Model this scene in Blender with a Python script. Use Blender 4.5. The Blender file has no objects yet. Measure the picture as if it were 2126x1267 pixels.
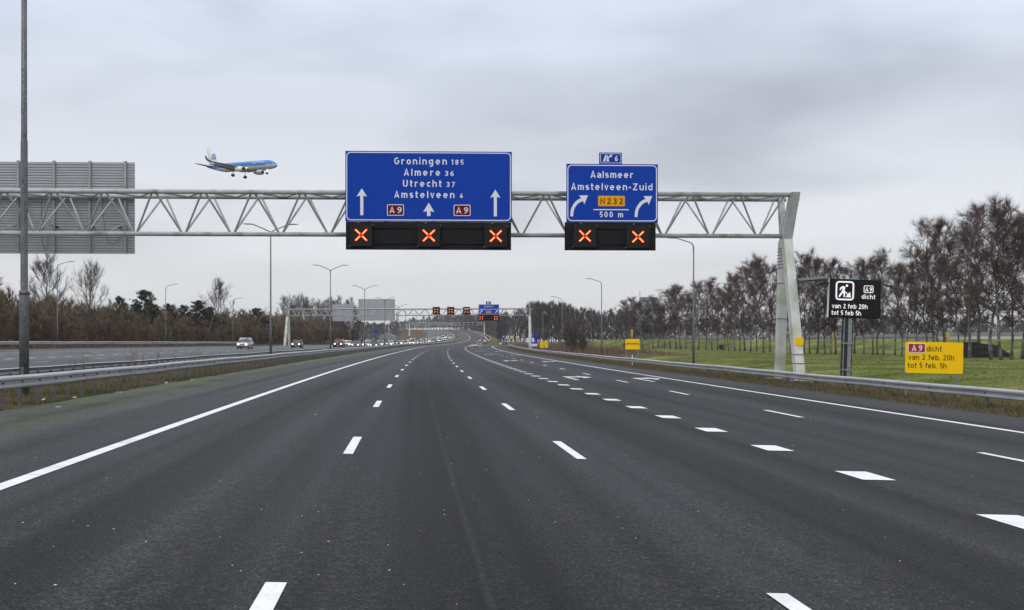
import bpy, math, random
from mathutils import Vector, Matrix
R = math.radians
C = bpy.context.scene.collection
SC = bpy.context.scene
PI = math.pi

# ------------------------------------------------------------------ camera
F, HX, HY, EYE = 2325.0, 1063.0, 708.2, 1.73          # focal length in photo pixels, principal column, horizon row, eye height
cam_d = bpy.data.cameras.new('camera')
cam_d.sensor_width = 36.0
cam_d.lens = 36.0 * F / 2126.0
cam_d.shift_y = (HY - 633.5) / 2126.0
cam_d.clip_start = 0.2
cam_d.clip_end = 12000
cam = bpy.data.objects.new('camera', cam_d)
cam.location = (0, 0, EYE)
cam.rotation_euler = (R(90), 0, 0)
C.objects.link(cam)
SC.camera = cam

# ------------------------------------------------------------------ world: overcast sky
SUN_EL, SUN_AZ = 48, 205
w = bpy.data.worlds.new('World'); SC.world = w; w.use_nodes = True
nt = w.node_tree; N = nt.nodes; K = nt.links
for n in list(N): N.remove(n)
def wn(t, **kw):
    n = N.new(t)
    for k, v in kw.items(): setattr(n, k, v)
    return n
def wmath(op, a, b=None, c=None):
    n = wn('ShaderNodeMath', operation=op)
    for i, v in enumerate((a, b, c)):
        if v is None: continue
        if isinstance(v, (int, float)): n.inputs[i].default_value = v
        else: K.new(v, n.inputs[i])
    return n.outputs[0]
tc = wn('ShaderNodeTexCoord'); sep = wn('ShaderNodeSeparateXYZ'); K.new(tc.outputs['Generated'], sep.inputs[0])
zz = wmath('MAXIMUM', sep.outputs[2], 0.0)
den = wmath('ADD', zz, 0.16)
comb = wn('ShaderNodeCombineXYZ')
K.new(sep.outputs[0], comb.inputs[0]); K.new(sep.outputs[1], comb.inputs[1]); K.new(wmath('MULTIPLY', wmath('POWER', zz, .8), 2.4), comb.inputs[2])
def wnoise(scale, detail, rough, dist, off, stretch):
    m = wn('ShaderNodeMapping'); m.inputs['Location'].default_value = off; m.inputs['Scale'].default_value = stretch
    m.inputs['Rotation'].default_value = (0, R(22), 0)
    K.new(comb.outputs[0], m.inputs[0])
    n = wn('ShaderNodeTexNoise'); n.inputs['Scale'].default_value = scale; n.inputs['Detail'].default_value = detail
    n.inputs['Roughness'].default_value = rough; n.inputs['Distortion'].default_value = dist
    K.new(m.outputs[0], n.inputs['Vector']); return n.outputs[0]
def wramp(fac, pts):
    r = wn('ShaderNodeValToRGB'); K.new(fac, r.inputs[0]); e = r.color_ramp.elements
    while len(e) < len(pts): e.new(0.5)
    for x, (p, c) in zip(e, pts): x.position = p; x.color = (*c, 1) if len(c) == 3 else c
    r.color_ramp.interpolation = 'EASE' if len(pts) == 2 else 'LINEAR'
    return r.outputs[0]
elev = wramp(zz, [(0.0, (.79, .79, .80)), (0.05, (.80, .81, .83)), (0.11, (.77, .79, .84)), (0.19, (.67, .70, .785)), (0.245, (.69, .745, .86)), (0.30, (.80, .89, 1.06)), (0.6, (1.1, 1.14, 1.2)), (1.0, (1.6, 1.62, 1.66))])
n1 = wnoise(2.6, 3, .42, .35, (3.1, 1.7, 0), (1.0, 1.0, 1))
n2 = wnoise(7.0, 3, .45, .3, (7.3, 2.2, 0), (0.8, 1.0, 1))
cl = wramp(wmath('ADD', wmath('MULTIPLY', n1, .68), wmath('MULTIPLY', n2, .32)), [(0.38, (.72, .728, .75)), (0.49, (.94, .942, .948)), (0.60, (1.10, 1.10, 1.09))])
fade = wramp(zz, [(0.02, (0, 0, 0)), (0.12, (1, 1, 1))])
def wmix(blend, fac, a, b):
    m = wn('ShaderNodeMix', data_type='RGBA', blend_type=blend)
    if isinstance(fac, float): m.inputs[0].default_value = fac
    else: K.new(fac, m.inputs[0])
    for s, v in ((6, a), (7, b)):
        if isinstance(v, tuple): m.inputs[s].default_value = (*v, 1)
        else: K.new(v, m.inputs[s])
    return m.outputs[2]
deck = wmix('MULTIPLY', fade, elev, cl)
deck10 = wmix('MULTIPLY', 1.0, deck, (10.0, 10.0, 10.0))
sky = wn('ShaderNodeTexSky'); sky.sky_type = 'NISHITA'; sky.sun_disc = False
sky.sun_elevation = R(SUN_EL); sky.sun_rotation = R(SUN_AZ)
both = wmix('MIX', .93, sky.outputs[0], deck10)
bg = wn('ShaderNodeBackground'); bg.inputs[1].default_value = 0.1; K.new(both, bg.inputs[0])
out = wn('ShaderNodeOutputWorld'); K.new(bg.outputs[0], out.inputs[0])

sun_d = bpy.data.lights.new('sun', 'SUN'); sun_d.energy = 0.9; sun_d.angle = R(25); sun_d.color = (1, .97, .93)
sun = bpy.data.objects.new('sun', sun_d); C.objects.link(sun)
sun.rotation_euler = (R(90 - SUN_EL), 0, R(180 - SUN_AZ))
SC.view_settings.view_transform = 'Standard'; SC.view_settings.look = 'None'
SC.cycles.use_denoising = True
SC.cycles.denoising_prefilter = 'ACCURATE'
SC.view_settings.exposure = 0.0; SC.view_settings.gamma = 1.0

# ------------------------------------------------------------------ the lie of the road
def lerp_tab(tab):
    def f(t):
        if t <= tab[0][0]: return tab[0][1]
        for (a, va), (b, vb) in zip(tab, tab[1:]):
            if t <= b:
                u = (t - a) / (b - a); u = u
                return va + (vb - va) * u
        return tab[-1][1]
    return f
def smooth_tab(tab, win):
    f = lerp_tab(tab)
    return lambda t: sum(f(t + win * k / 4) for k in range(-4, 5)) / 9
_sl = smooth_tab([(-400, -.0947), (0, -.0947), (40, -.081), (80, -.072), (150, -.060), (225, -.054), (300, -.030), (400, -.002), (500, -.001), (620, -.006), (700, -.025), (800, -.050), (950, -.085), (1200, -.14), (1500, -.2)], 12)
_xs = {}
_x = 0.0
_STEP = 2
for _i in range(0, 1602, _STEP):
    _xs[_i] = _x; _x += _sl(_i + 1) * _STEP
def xr(Y):
    if Y <= 0: return -.0947 * Y
    if Y >= 1600: return _xs[1600] - .2 * (Y - 1600) * 0.3
    a = int(Y // _STEP) * _STEP; u = (Y - a) / _STEP
    return _xs[a] * (1 - u) + _xs[min(a + _STEP, 1600)] * u
zc = smooth_tab([(-400, 0), (200, 0), (250, .08), (300, .2), (370, .27), (400, .36), (500, .7), (600, 1.5), (650, 2.2), (750, 3.7), (850, 5.8), (1000, 9.8), (1200, 14), (1400, 16), (1800, 16)], 16)
kf = smooth_tab([(-400, .022), (200, .022), (330, .010), (420, 0), (2000, 0)], 10)
oL = smooth_tab([(-400, -41), (110, -41), (230, -36), (500, -36), (2000, -36)], 8)      # far edge of the oncoming carriageway
def zs(Y, o): return zc(Y) - kf(Y) * o
def ramp_shift(Y): return 0 if Y < 330 else (Y - 330) ** 2 / 800.0
def zramp(Y):
    a = zs(min(Y, 340), 11)
    return a
def P(Y, o, dz=0.0): return Vector((xr(Y) + o, Y, zs(Y, o) + dz))
def at(px, py, d): return Vector(((px - HX) * d / F, d, EYE - (py - HY) * d / F))
def sstep(a, b, x):
    t = max(0, min(1, (x - a) / (b - a))); return t * t * (3 - 2 * t)
from mathutils import noise as mnoise
def fbm(x, y, s, oct=3):
    return mnoise.fractal(Vector((x * s, y * s, 3.7)), 1.0, 2.0, oct)
BA, BB = Vector((30, 432)), Vector((128, 205))          # crest of the grass bank on the right
BD = (BB - BA).normalized(); BNm = Vector((-BD.y, BD.x))  # points away from the road
if BNm.x < 0: BNm = -BNm
def T(X, Y):
    """height of the open ground"""
    o = X - xr(Y)
    zroad = zs(Y, max(-44, min(18, o)))
    base = -0.62 + 0.10 * fbm(X, Y, .05) + .05 * fbm(X, Y, .2)
    lo = oL(Y) - 1
    if lo <= o <= 16.7 and Y < 345:
        z = zroad - (.06 if Y < 230 else .2)
        if -14.4 < o < -9.0:
            z -= .10 * sstep(-9.0, -9.8, o) * sstep(-14.4, -13.6, o) - .04 * fbm(X, Y, .9)
        return z
    if Y >= 345 and lo <= o <= 8.6: return zroad - .2
    if o > 0:
        e = 16.7 if Y < 345 else 8.6
        d = o - e
        ze = zs(Y, e) - .06
        z = ze + (base - ze) * sstep(0.3, 9 + max(0, ze) * 2.0, d)
        z -= .45 * math.exp(-((d - 14) / 3.0) ** 2) * (1 if Y < 300 else 0)
        if 300 < Y < 620:
            dr = abs(o - (11.6 + ramp_shift(Y))) - 5.6
            zr = zramp(Y) - .09
            z = zr + (z - zr) * sstep(0, 6, dr)
        v = Vector((X, Y)) - BA
        t = v.dot(BD); s = v.dot(BNm)
        if -40 < t < 600:
            L = sstep(-18, 6, t)
            hb = 2.75 * L * (sstep(-15, 0, s) if s < 0 else 1 - sstep(25, 45, s))
            if hb > 0: z += hb * (1 + .03 * fbm(X, Y, .08))
    else:
        d = lo - o
        ze = zroad - .06
        z = ze + (-.1 + .2 * fbm(X, Y, .04) - ze) * sstep(1.0, 16 + max(0, ze) * 2, d)
    return z

# ------------------------------------------------------------------ materials
def mat(name, col, rough=.6, metal=0.0, var=None, scale=8.0, amt=.5, bump=0.0, bscale=None, spec=.5, emit=None, estr=0.0, stretch=None, detail=4, extra=None):
    m = bpy.data.materials.new(name); m.use_nodes = True
    t = m.node_tree; b = t.nodes['Principled BSDF']
    b.inputs['Base Color'].default_value = (*col, 1); b.inputs['Roughness'].default_value = rough
    b.inputs['Metallic'].default_value = metal; b.inputs['Specular IOR Level'].default_value = spec
    if emit: b.inputs['Emission Color'].default_value = (*emit, 1); b.inputs['Emission Strength'].default_value = estr
    tcn = t.nodes.new('ShaderNodeTexCoord'); src = tcn.outputs['Object']
    if stretch:
        mp = t.nodes.new('ShaderNodeMapping'); mp.inputs['Scale'].default_value = stretch; t.links.new(src, mp.inputs[0]); src = mp.outputs[0]
    if var is not None:
        n = t.nodes.new('ShaderNodeTexNoise'); n.inputs['Scale'].default_value = scale; n.inputs['Detail'].default_value = detail; n.inputs['Roughness'].default_value = .6
        t.links.new(src, n.inputs['Vector'])
        r = t.nodes.new('ShaderNodeValToRGB'); r.color_ramp.elements[0].position = .5 - amt / 2; r.color_ramp.elements[1].position = .5 + amt / 2
        r.color_ramp.elements[0].color = (*col, 1); r.color_ramp.elements[1].color = (*var, 1)
        t.links.new(n.outputs[0], r.inputs[0]); last = r.outputs[0]
        if extra:                                       # a second layer of stains: (colour, scale, low, high)
            for ec, es, lo, hi in extra:
                n2_ = t.nodes.new('ShaderNodeTexNoise'); n2_.inputs['Scale'].default_value = es; n2_.inputs['Detail'].default_value = 5
                t.links.new(tcn.outputs['Object'], n2_.inputs['Vector'])
                r2 = t.nodes.new('ShaderNodeMapRange'); r2.inputs[1].default_value = lo; r2.inputs[2].default_value = hi
                t.links.new(n2_.outputs[0], r2.inputs[0])
                mx = t.nodes.new('ShaderNodeMix'); mx.data_type = 'RGBA'; t.links.new(r2.outputs[0], mx.inputs[0]); t.links.new(last, mx.inputs[6]); mx.inputs[7].default_value = (*ec, 1)
                last = mx.outputs[2]
        t.links.new(last, b.inputs['Base Color'])
    if bump:
        n = t.nodes.new('ShaderNodeTexNoise'); n.inputs['Scale'].default_value = bscale or scale; n.inputs['Detail'].default_value = 3
        t.links.new(src, n.inputs['Vector'])
        bp = t.nodes.new('ShaderNodeBump'); bp.inputs['Strength'].default_value = bump; bp.inputs['Distance'].default_value = .02
        t.links.new(n.outputs[0], bp.inputs['Height']); t.links.new(bp.outputs[0], b.inputs['Normal'])
    return m
M = {}
M['galv'] = mat('galvanised_steel', (.20, .21, .22), .42, .55, (.36, .37, .38), 9, .35, .05, 30)
M['galv_dark'] = mat('weathered_galvanised_steel', (.085, .09, .095), .5, .35, (.17, .18, .185), 14, .3, stretch=(1, 1, .35))
M['galv_spot'] = mat('spangled_galvanised_steel', (.045, .048, .053), .5, .35, (.17, .178, .185), 22, .28, stretch=(1, 1, .5), extra=[((.16, .165, .17), 1.2, .45, .7)])
M['rail'] = mat('guardrail_steel', (.30, .31, .33), .45, .15, (.46, .47, .49), 3, .5, .03, 20, stretch=(1, .25, 1))
M['bolt'] = mat('bolt_steel', (.02, .02, .022), .6, .3)
M['gpaint'] = mat('pale_grey_gantry_paint', (.31, .32, .32), .55, 0, (.48, .49, .48), 2.2, .5, extra=[((.09, .115, .045), .9, .52, .74), ((.16, .16, .14), 5, .66, .85)])
M['gleg'] = mat('white_gantry_leg_paint', (.55, .56, .54), .55, 0, (.68, .69, .66), 2.5, .5, extra=[((.34, .38, .20), .8, .5, .75), ((.22, .18, .12), 4, .66, .85)])
M['brace'] = mat('grey_brace_paint', (.30, .30, .30), .55, 0, (.46, .46, .46), 3, .5, extra=[((.10, .12, .05), 1.5, .6, .8)])
M['alu'] = mat('weathered_aluminium', (.34, .34, .36), .55, .25, (.42, .42, .44), 1.4, .6, stretch=(.4, 1, 2))
M['alu_rib'] = mat('aluminium_rib', (.28, .28, .29), .55, .25, (.36, .36, .37), 3, .5)
M['blue'] = mat('blue_sign_face', (.001, .042, .34), .5, 0, (.0015, .050, .39), 2.2, .5, spec=.14, stretch=(.3, 1, 3))
M['signwhite'] = mat('white_sign_sheeting', (.80, .81, .84), .5, 0, (.70, .71, .74), 5, .5)
M['black'] = mat('black_signal_board', (.006, .006, .007), .65, 0, (.012, .011, .012), 6, .5, spec=.2)
M['box'] = mat('dark_signal_box', (.012, .009, .009), .6, 0, (.018, .014, .014), 9, .5, spec=.2)
M['red_led'] = mat('red_signal_lamps', (.8, .05, .01), .5, emit=(1.0, .07, .012), estr=1.6)
M['led_core'] = mat('bright_signal_lamps', (1, .4, .1), .5, emit=(1.0, .42, .10), estr=2.0)
M['maroon'] = mat('dark_red_route_shield', (.14, .002, .010), .55, 0, (.17, .003, .014), 5, .5, spec=.12)
M['red_shield'] = mat('red_route_shield', (.33, .006, .018), .5, 0, (.38, .01, .02), 5, .5)
M['orange'] = mat('amber_route_shield', (.86, .38, .004), .55, 0, (.80, .34, .004), 5, .5, spec=.12)
M['yellow'] = mat('yellow_temporary_sign', (.98, .60, .003), .55, 0, (.94, .55, .003), 2, .6, spec=.15)
M['ink'] = mat('black_lettering', (.006, .006, .005), .7, spec=.1)
M['led_white'] = mat('white_led_text', (.8, .75, .78), .5, emit=(.92, .84, .88), estr=.42)
M['marking'] = mat('white_road_paint', (.80, .80, .80), .55, 0, (.70, .70, .70), 3, .6, extra=[((.40, .40, .40), 26, .57, .85), ((.52, .52, .52), 1.3, .5, .8)])
M['marking2'] = mat('worn_white_road_paint', (.60, .60, .60), .6, 0, (.48, .48, .48), 1.5, .7, extra=[((.25, .25, .25), 8, .6, .9)])
M['concrete'] = mat('grey_concrete', (.30, .30, .29), .8, 0, (.22, .22, .21), 4, .6, .2, 40)
M['glass'] = mat('car_glass', (.02, .022, .025), .12, 0, (.03, .032, .035), 2, .5)
M['tyre'] = mat('black_rubber', (.012, .012, .012), .8)
M['rim'] = mat('alloy_rim', (.30, .30, .31), .4, .7)
M['lampglow'] = mat('lit_headlamp', (1, .95, .8), .3, emit=(1.0, .93, .72), estr=5)
M['plate'] = mat('yellow_number_plate', (.75, .42, .02), .5)
M['grille'] = mat('black_plastic', (.012, .012, .013), .5)
CARP = {}
for nm, c, me in (('silver', (.40, .41, .42), .5), ('black', (.010, .010, .013), 0), ('white', (.62, .63, .65), 0), ('grey', (.10, .105, .115), .4), ('dark_red', (.085, .014, .016), .2), ('dark_blue', (.012, .024, .07), .2), ('pale_blue', (.22, .30, .40), .3)):
    CARP[nm] = mat(nm + '_car_paint', c, .3, me, tuple(x * .85 for x in c), 2, .5)
def bark(name, a, b, **k): return mat(name, a, .85, 0, b, 3.5, .25, **k)
M['birch_bark'] = mat('birch_bark', (.26, .24, .21), .85, 0, (.045, .040, .035), 1.6, .22, stretch=(2, 2, .8), extra=[((.03, .027, .024), 4, .56, .64)])
M['birch_twig'] = mat('birch_twigs', (.058, .034, .031), .9, 0, (.120, .071, .062), .35, .35)
M['bark'] = mat('dark_bark', (.050, .043, .036), .9, 0, (.085, .075, .062), 3, .4)
M['shrub'] = mat('brown_shrub_twigs', (.110, .078, .052), .9, 0, (.215, .155, .104), .5, .35)
M['shrub2'] = mat('red_brown_shrub_twigs', (.100, .064, .050), .9, 0, (.190, .122, .092), .5, .35)
M['shrub3'] = mat('olive_brown_shrub_twigs', (.092, .074, .042), .9, 0, (.180, .144, .080), .5, .35)
M['fartwig'] = mat('grey_brown_twigs', (.050, .042, .040), .9, 0, (.080, .068, .062), .3, .4)
M['bushtwig'] = mat('dark_brown_bush_twigs', (.075, .055, .042), .9, 0, (.140, .104, .080), .5, .35)
M['pine'] = mat('dark_pine_needles', (.014, .026, .012), .85, 0, (.030, .048, .020), .8, .4)
M['drygrass'] = mat('dry_verge_grass', (.085, .064, .032), .9, 0, (.150, .118, .066), 1.2, .4)
M['greengrass'] = mat('green_grass_blades', (.082, .108, .020), .9, 0, (.185, .180, .052), .8, .4)
M['mossgrass'] = mat('olive_grass_blades', (.060, .062, .018), .9, 0, (.115, .110, .035), .8, .4)
M['soil'] = mat('dark_soil', (.008, .007, .006), .95, 0, (.02, .016, .014), 3, .5, .5, 8)
M['fleck'] = mat('pale_grit', (.62, .62, .58), .8, 0, (.40, .42, .32), 6, .5)
M['wood_yellow'] = mat('yellow_post_paint', (.42, .28, .06), .7, 0, (.50, .34, .10), 4, .5)

# ground material: colour comes from noise and from a mask of what grows where
def ground_mat():
    m = bpy.data.materials.new('grass_ground'); m.use_nodes = True; t = m.node_tree; b = t.nodes['Principled BSDF']; n = t.nodes; k = t.links
    b.inputs['Roughness'].default_value = .95; b.inputs['Specular IOR Level'].default_value = .1
    tc_ = n.new('ShaderNodeTexCoord'); at_ = n.new('ShaderNodeAttribute'); at_.attribute_name = 'dry'
    def no(s, d=5):
        x = n.new('ShaderNodeTexNoise'); x.inputs['Scale'].default_value = s; x.inputs['Detail'].default_value = d; x.inputs['Roughness'].default_value = .65; k.new(tc_.outputs['Object'], x.inputs['Vector']); return x.outputs[0]
    def rp(f, p):
        r = n.new('ShaderNodeValToRGB'); k.new(f, r.inputs[0]); e = r.color_ramp.elements
        while len(e) < len(p): e.new(.5)
        for x, (q, c) in zip(e, p): x.position = q; x.color = (*c, 1)
        return r.outputs[0]
    green = rp(no(.12), [(.38, (.058, .086, .014)), (.50, (.122, .150, .028)), (.62, (.225, .210, .068))])
    fine = rp(no(2.2, 8), [(.32, (.50, .50, .50)), (.68, (1.25, 1.25, 1.25))])
    dry = rp(no(.7), [(.36, (.050, .042, .018)), (.52, (.110, .082, .042)), (.68, (.070, .068, .022))])
    mx = n.new('ShaderNodeMix'); mx.data_type = 'RGBA'
    ad = n.new('ShaderNodeMath'); ad.operation = 'MULTIPLY_ADD'; k.new(no(.5), ad.inputs[0]); ad.inputs[1].default_value = .9; 
    sb = n.new('ShaderNodeMath'); sb.operation = 'SUBTRACT'; k.new(at_.outputs['Fac'], sb.inputs[0]); sb.inputs[1].default_value = .45; k.new(sb.outputs[0], ad.inputs[2]); ad.use_clamp = True
    sh = n.new('ShaderNodeMapRange'); k.new(ad.outputs[0], sh.inputs[0]); sh.inputs[1].default_value = .25; sh.inputs[2].default_value = .7
    k.new(sh.outputs[0], mx.inputs[0]); k.new(green, mx.inputs[6]); k.new(dry, mx.inputs[7])
    mm = n.new('ShaderNodeMix'); mm.data_type = 'RGBA'; mm.blend_type = 'MULTIPLY'; mm.inputs[0].default_value = 1; k.new(mx.outputs[2], mm.inputs[6]); k.new(fine, mm.inputs[7])
    k.new(mm.outputs[2], b.inputs['Base Color'])
    bp = n.new('ShaderNodeBump'); bp.inputs['Strength'].default_value = .9; bp.inputs['Distance'].default_value = .12; k.new(no(3.5, 8), bp.inputs['Height']); k.new(bp.outputs[0], b.inputs['Normal'])
    return m
M['ground'] = ground_mat()

def asphalt_mat(name, dark, light, moss):
    m = bpy.data.materials.new(name); m.use_nodes = True; t = m.node_tree; b = t.nodes['Principled BSDF']; n = t.nodes; k = t.links
    uv = n.new('ShaderNodeUVMap'); uv.uv_map = 'road'           # u = metres across the road, v = metres along it
    tc_ = n.new('ShaderNodeTexCoord')
    def no(src, s, d, st=None, ro=.6):
        if st:
            mp = n.new('ShaderNodeMapping'); mp.inputs['Scale'].default_value = st; k.new(src, mp.inputs[0]); src = mp.outputs[0]
        x = n.new('ShaderNodeTexNoise'); x.inputs['Scale'].default_value = s; x.inputs['Detail'].default_value = d; x.inputs['Roughness'].default_value = ro; k.new(src, x.inputs['Vector']); return x.outputs[0]
    def rp(f, p):
        r = n.new('ShaderNodeValToRGB'); k.new(f, r.inputs[0]); e = r.color_ramp.elements
        while len(e) < len(p): e.new(.5)
        for x, (q, c) in zip(e, p): x.position = q; x.color = (*c, 1)
        return r.outputs[0]
    def mul(a, c):
        mm = n.new('ShaderNodeMix'); mm.data_type = 'RGBA'; mm.blend_type = 'MULTIPLY'; mm.inputs[0].default_value = 1; k.new(a, mm.inputs[6]); k.new(c, mm.inputs[7]); return mm.outputs[2]
    U = uv.outputs[0]
    tracks = rp(no(U, 1.0, 3, (.55, .004, 1)), [(.41, dark), (.59, light)])
    patches = rp(no(U, 1.0, 4, (.25, .05, 1)), [(.3, (.86, .86, .86)), (.7, (1.14, 1.14, 1.15))])
    grain = rp(no(tc_.outputs['Object'], 85, 3, None, .75), [(.36, (.2, .2, .2)), (.5, (.85, .85, .86)), (.64, (2.5, 2.5, 2.55))])
    grit = rp(no(tc_.outputs['Object'], 34, 4, None, .75), [(.32, (.45, .45, .45)), (.5, (.95, .95, .96)), (.68, (1.9, 1.9, 1.95))])
    clump = rp(no(tc_.outputs['Object'], 9, 4, None, .7), [(.34, (.72, .72, .72)), (.66, (1.32, 1.32, 1.33))])
    c = mul(mul(mul(mul(tracks, patches), grain), grit), clump)
    sp = n.new('ShaderNodeSeparateXYZ'); k.new(U, sp.inputs[0])
    # two longitudinal paving seams
    for u0, wd, colr in ((0.55, .05, (.115, .115, .118)),):
        s1 = n.new('ShaderNodeMath'); s1.operation = 'SUBTRACT'; k.new(sp.outputs[0], s1.inputs[0]); s1.inputs[1].default_value = u0
        s2 = n.new('ShaderNodeMath'); s2.operation = 'ABSOLUTE'; k.new(s1.outputs[0], s2.inputs[0])
        mr = n.new('ShaderNodeMapRange'); k.new(s2.outputs[0], mr.inputs[0]); mr.inputs[1].default_value = wd; mr.inputs[2].default_value = 0; mr.inputs[3].default_value = 0; mr.inputs[4].default_value = .26
        nn = no(U, 1.0, 4, (3, .6, 1)); q = n.new('ShaderNodeMath'); q.operation = 'MULTIPLY'; k.new(mr.outputs[0], q.inputs[0]); k.new(nn, q.inputs[1])
        mx = n.new('ShaderNodeMix'); mx.data_type = 'RGBA'; k.new(q.outputs[0], mx.inputs[0]); k.new(c, mx.inputs[6]); mx.inputs[7].default_value = (*colr, 1); c = mx.outputs[2]
    if moss:
        mr = n.new('ShaderNodeMapRange'); k.new(sp.outputs[0], mr.inputs[0]); mr.inputs[1].default_value = -4.7; mr.inputs[2].default_value = -5.1; mr.inputs[3].default_value = 0; mr.inputs[4].default_value = 1
        mx = n.new('ShaderNodeMix'); mx.data_type = 'RGBA'; k.new(mr.outputs[0], mx.inputs[0]); k.new(c, mx.inputs[6]); k.new(mul(c, rp(no(U, .8, 3), [(.3, (1.5, 1.47, 1.47)), (.7, (1.9, 1.86, 1.86))])), mx.inputs[7]); c = mx.outputs[2]
        mr = n.new('ShaderNodeMapRange'); k.new(sp.outputs[0], mr.inputs[0]); mr.inputs[1].default_value = -5.9; mr.inputs[2].default_value = -8.3; mr.inputs[3].default_value = 0; mr.inputs[4].default_value = .8
        nn = no(U, 1.0, 6, (.9, .35, 1)); r2 = n.new('ShaderNodeMapRange'); k.new(nn, r2.inputs[0]); r2.inputs[1].default_value = .34; r2.inputs[2].default_value = .62
        q = n.new('ShaderNodeMath'); q.operation = 'MULTIPLY'; k.new(mr.outputs[0], q.inputs[0]); k.new(r2.outputs[0], q.inputs[1])
        mx = n.new('ShaderNodeMix'); mx.data_type = 'RGBA'; k.new(q.outputs[0], mx.inputs[0]); k.new(c, mx.inputs[6]); mx.inputs[7].default_value = (.074, .092, .036, 1); c = mul(mx.outputs[2], grit)
    k.new(c, b.inputs['Base Color'])
    b.inputs['Roughness'].default_value = .55; b.inputs['Specular IOR Level'].default_value = .07
    bp = n.new('ShaderNodeBump'); bp.inputs['Strength'].default_value = .55; bp.inputs['Distance'].default_value = .008; k.new(no(tc_.outputs['Object'], 95, 2), bp.inputs['Height']); k.new(bp.outputs[0], b.inputs['Normal'])
    return m
M['asphalt'] = asphalt_mat('open_graded_asphalt', (.0065, .0065, .0068), (.027, .0273, .0283), True)
M['asphalt2'] = asphalt_mat('older_asphalt', (.062, .063, .066), (.090, .091, .095), False)

# ------------------------------------------------------------------ mesh building
class MB:
    def __init__(s): s.v = []; s.f = []; s.mi = []; s.uv = None
    def face(s, pts, m=0):
        i = len(s.v); s.v += [tuple(p) for p in pts]; s.f.append(tuple(range(i, i + len(pts)))); s.mi.append(m)
    def box(s, a, b, m=0, mx=None):
        (x0, y0, z0), (x1, y1, z1) = a, b
        c = [Vector(p) for p in ((x0, y0, z0), (x1, y0, z0), (x1, y1, z0), (x0, y1, z0), (x0, y0, z1), (x1, y0, z1), (x1, y1, z1), (x0, y1, z1))]
        if mx: c = [mx @ p for p in c]
        i = len(s.v); s.v += [tuple(p) for p in c]
        for q in ((0, 3, 2, 1), (4, 5, 6, 7), (0, 1, 5, 4), (1, 2, 6, 5), (2, 3, 7, 6), (3, 0, 4, 7)):
            s.f.append(tuple(i + j for j in q)); s.mi.append(m)
    def tube(s, pts, rad, n=8, m=0, cap=True):
        pts = [Vector(p) for p in pts]
        if not isinstance(rad, (list, tuple)): rad = [rad] * len(pts)
        base = len(s.v); up = None
        for i, p in enumerate(pts):
            d = (pts[min(i + 1, len(pts) - 1)] - pts[max(i - 1, 0)])
            if d.length < 1e-9: d = Vector((0, 0, 1))
            d.normalize()
            if up is None:
                up = d.orthogonal().normalized()
            else:
                up = (up - d * up.dot(d))
                up = up.normalized() if up.length > 1e-6 else d.orthogonal().normalized()
            sd = d.cross(up)
            for k in range(n):
                a = 2 * PI * (k + .5) / n
                s.v.append(tuple(p + (up * math.cos(a) + sd * math.sin(a)) * rad[i]))
        for i in range(len(pts) - 1):
            for k in range(n):
                a = base + i * n + k; b = base + i * n + (k + 1) % n
                s.f.append((a, b, b + n, a + n)); s.mi.append(m)
        if cap:
            s.f.append(tuple(base + k for k in reversed(range(n)))); s.mi.append(m)
            e = base + (len(pts) - 1) * n
            s.f.append(tuple(e + k for k in range(n))); s.mi.append(m)
    def loft(s, rings, m=0, cap=True, closed=True, mf=None):
        base = len(s.v); n = len(rings[0])
        for r in rings: s.v += [tuple(p) for p in r]
        for i in range(len(rings) - 1):
            for k in range(n if closed else n - 1):
                a = base + i * n + k; b = base + i * n + (k + 1) % n
                s.f.append((a, b, b + n, a + n)); s.mi.append(mf(i, k) if mf else m)
        if cap:
            s.f.append(tuple(base + k for k in reversed(range(n)))); s.mi.append(m if not mf else mf(0, 0))
            e = base + (len(rings) - 1) * n
            s.f.append(tuple(e + k for k in range(n))); s.mi.append(m if not mf else mf(len(rings) - 2, 0))
    def prism(s, poly, y0, y1, m=0):
        """polygon in x,z pushed through y"""
        n = len(poly); i = len(s.v)
        s.v += [(x, y0, z) for x, z in poly] + [(x, y1, z) for x, z in poly]
        s.f.append(tuple(i + k for k in range(n))); s.mi.append(m)
        s.f.append(tuple(i + n + k for k in reversed(range(n)))); s.mi.append(m)
        for k in range(n):
            s.f.append((i + k, i + (k + 1) % n + 0, i + n + (k + 1) % n, i + n + k)[::-1]); s.mi.append(m)
    def mesh(s, name, mats, smooth=False):
        me = bpy.data.meshes.new(name); me.from_pydata(s.v, [], s.f)
        for x in (mats if isinstance(mats, (list, tuple)) else [mats]): me.materials.append(x)
        me.polygons.foreach_set('material_index', s.mi)
        if smooth: me.polygons.foreach_set('use_smooth', [True] * len(s.f))
        me.update(); return me
    def build(s, name, mats, parent=None, smooth=False, loc=None):
        o = bpy.data.objects.new(name, s.mesh(name, mats, smooth)); C.objects.link(o)
        if parent: o.parent = parent
        if loc: o.location = loc
        return o
def tag(o, label=None, cat=None, group=None, kind=None):
    if label: o['label'] = label
    if cat: o['category'] = cat
    if group: o['group'] = group
    if kind: o['kind'] = kind
    return o
def empty(name, loc, label=None, cat=None, group=None, rz=0.0, rot=None):
    o = bpy.data.objects.new(name, None); o.empty_display_size = .3; o.location = loc
    o.rotation_euler = rot if rot else (0, 0, rz); C.objects.link(o)
    return tag(o, label, cat, group)
def kids(o): return [c for c in bpy.data.objects if c.parent == o]
TREEKIDS = {}
def copy_tree(o, kidmap):
    """a copy of a thing with copies of its parts and sub-parts; kidmap lists who hangs on whom"""
    c = o.copy(); C.objects.link(c)
    for ch in kidmap.get(o.name, ()):
        d = copy_tree(ch, kidmap); d.parent = c
    return c
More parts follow.
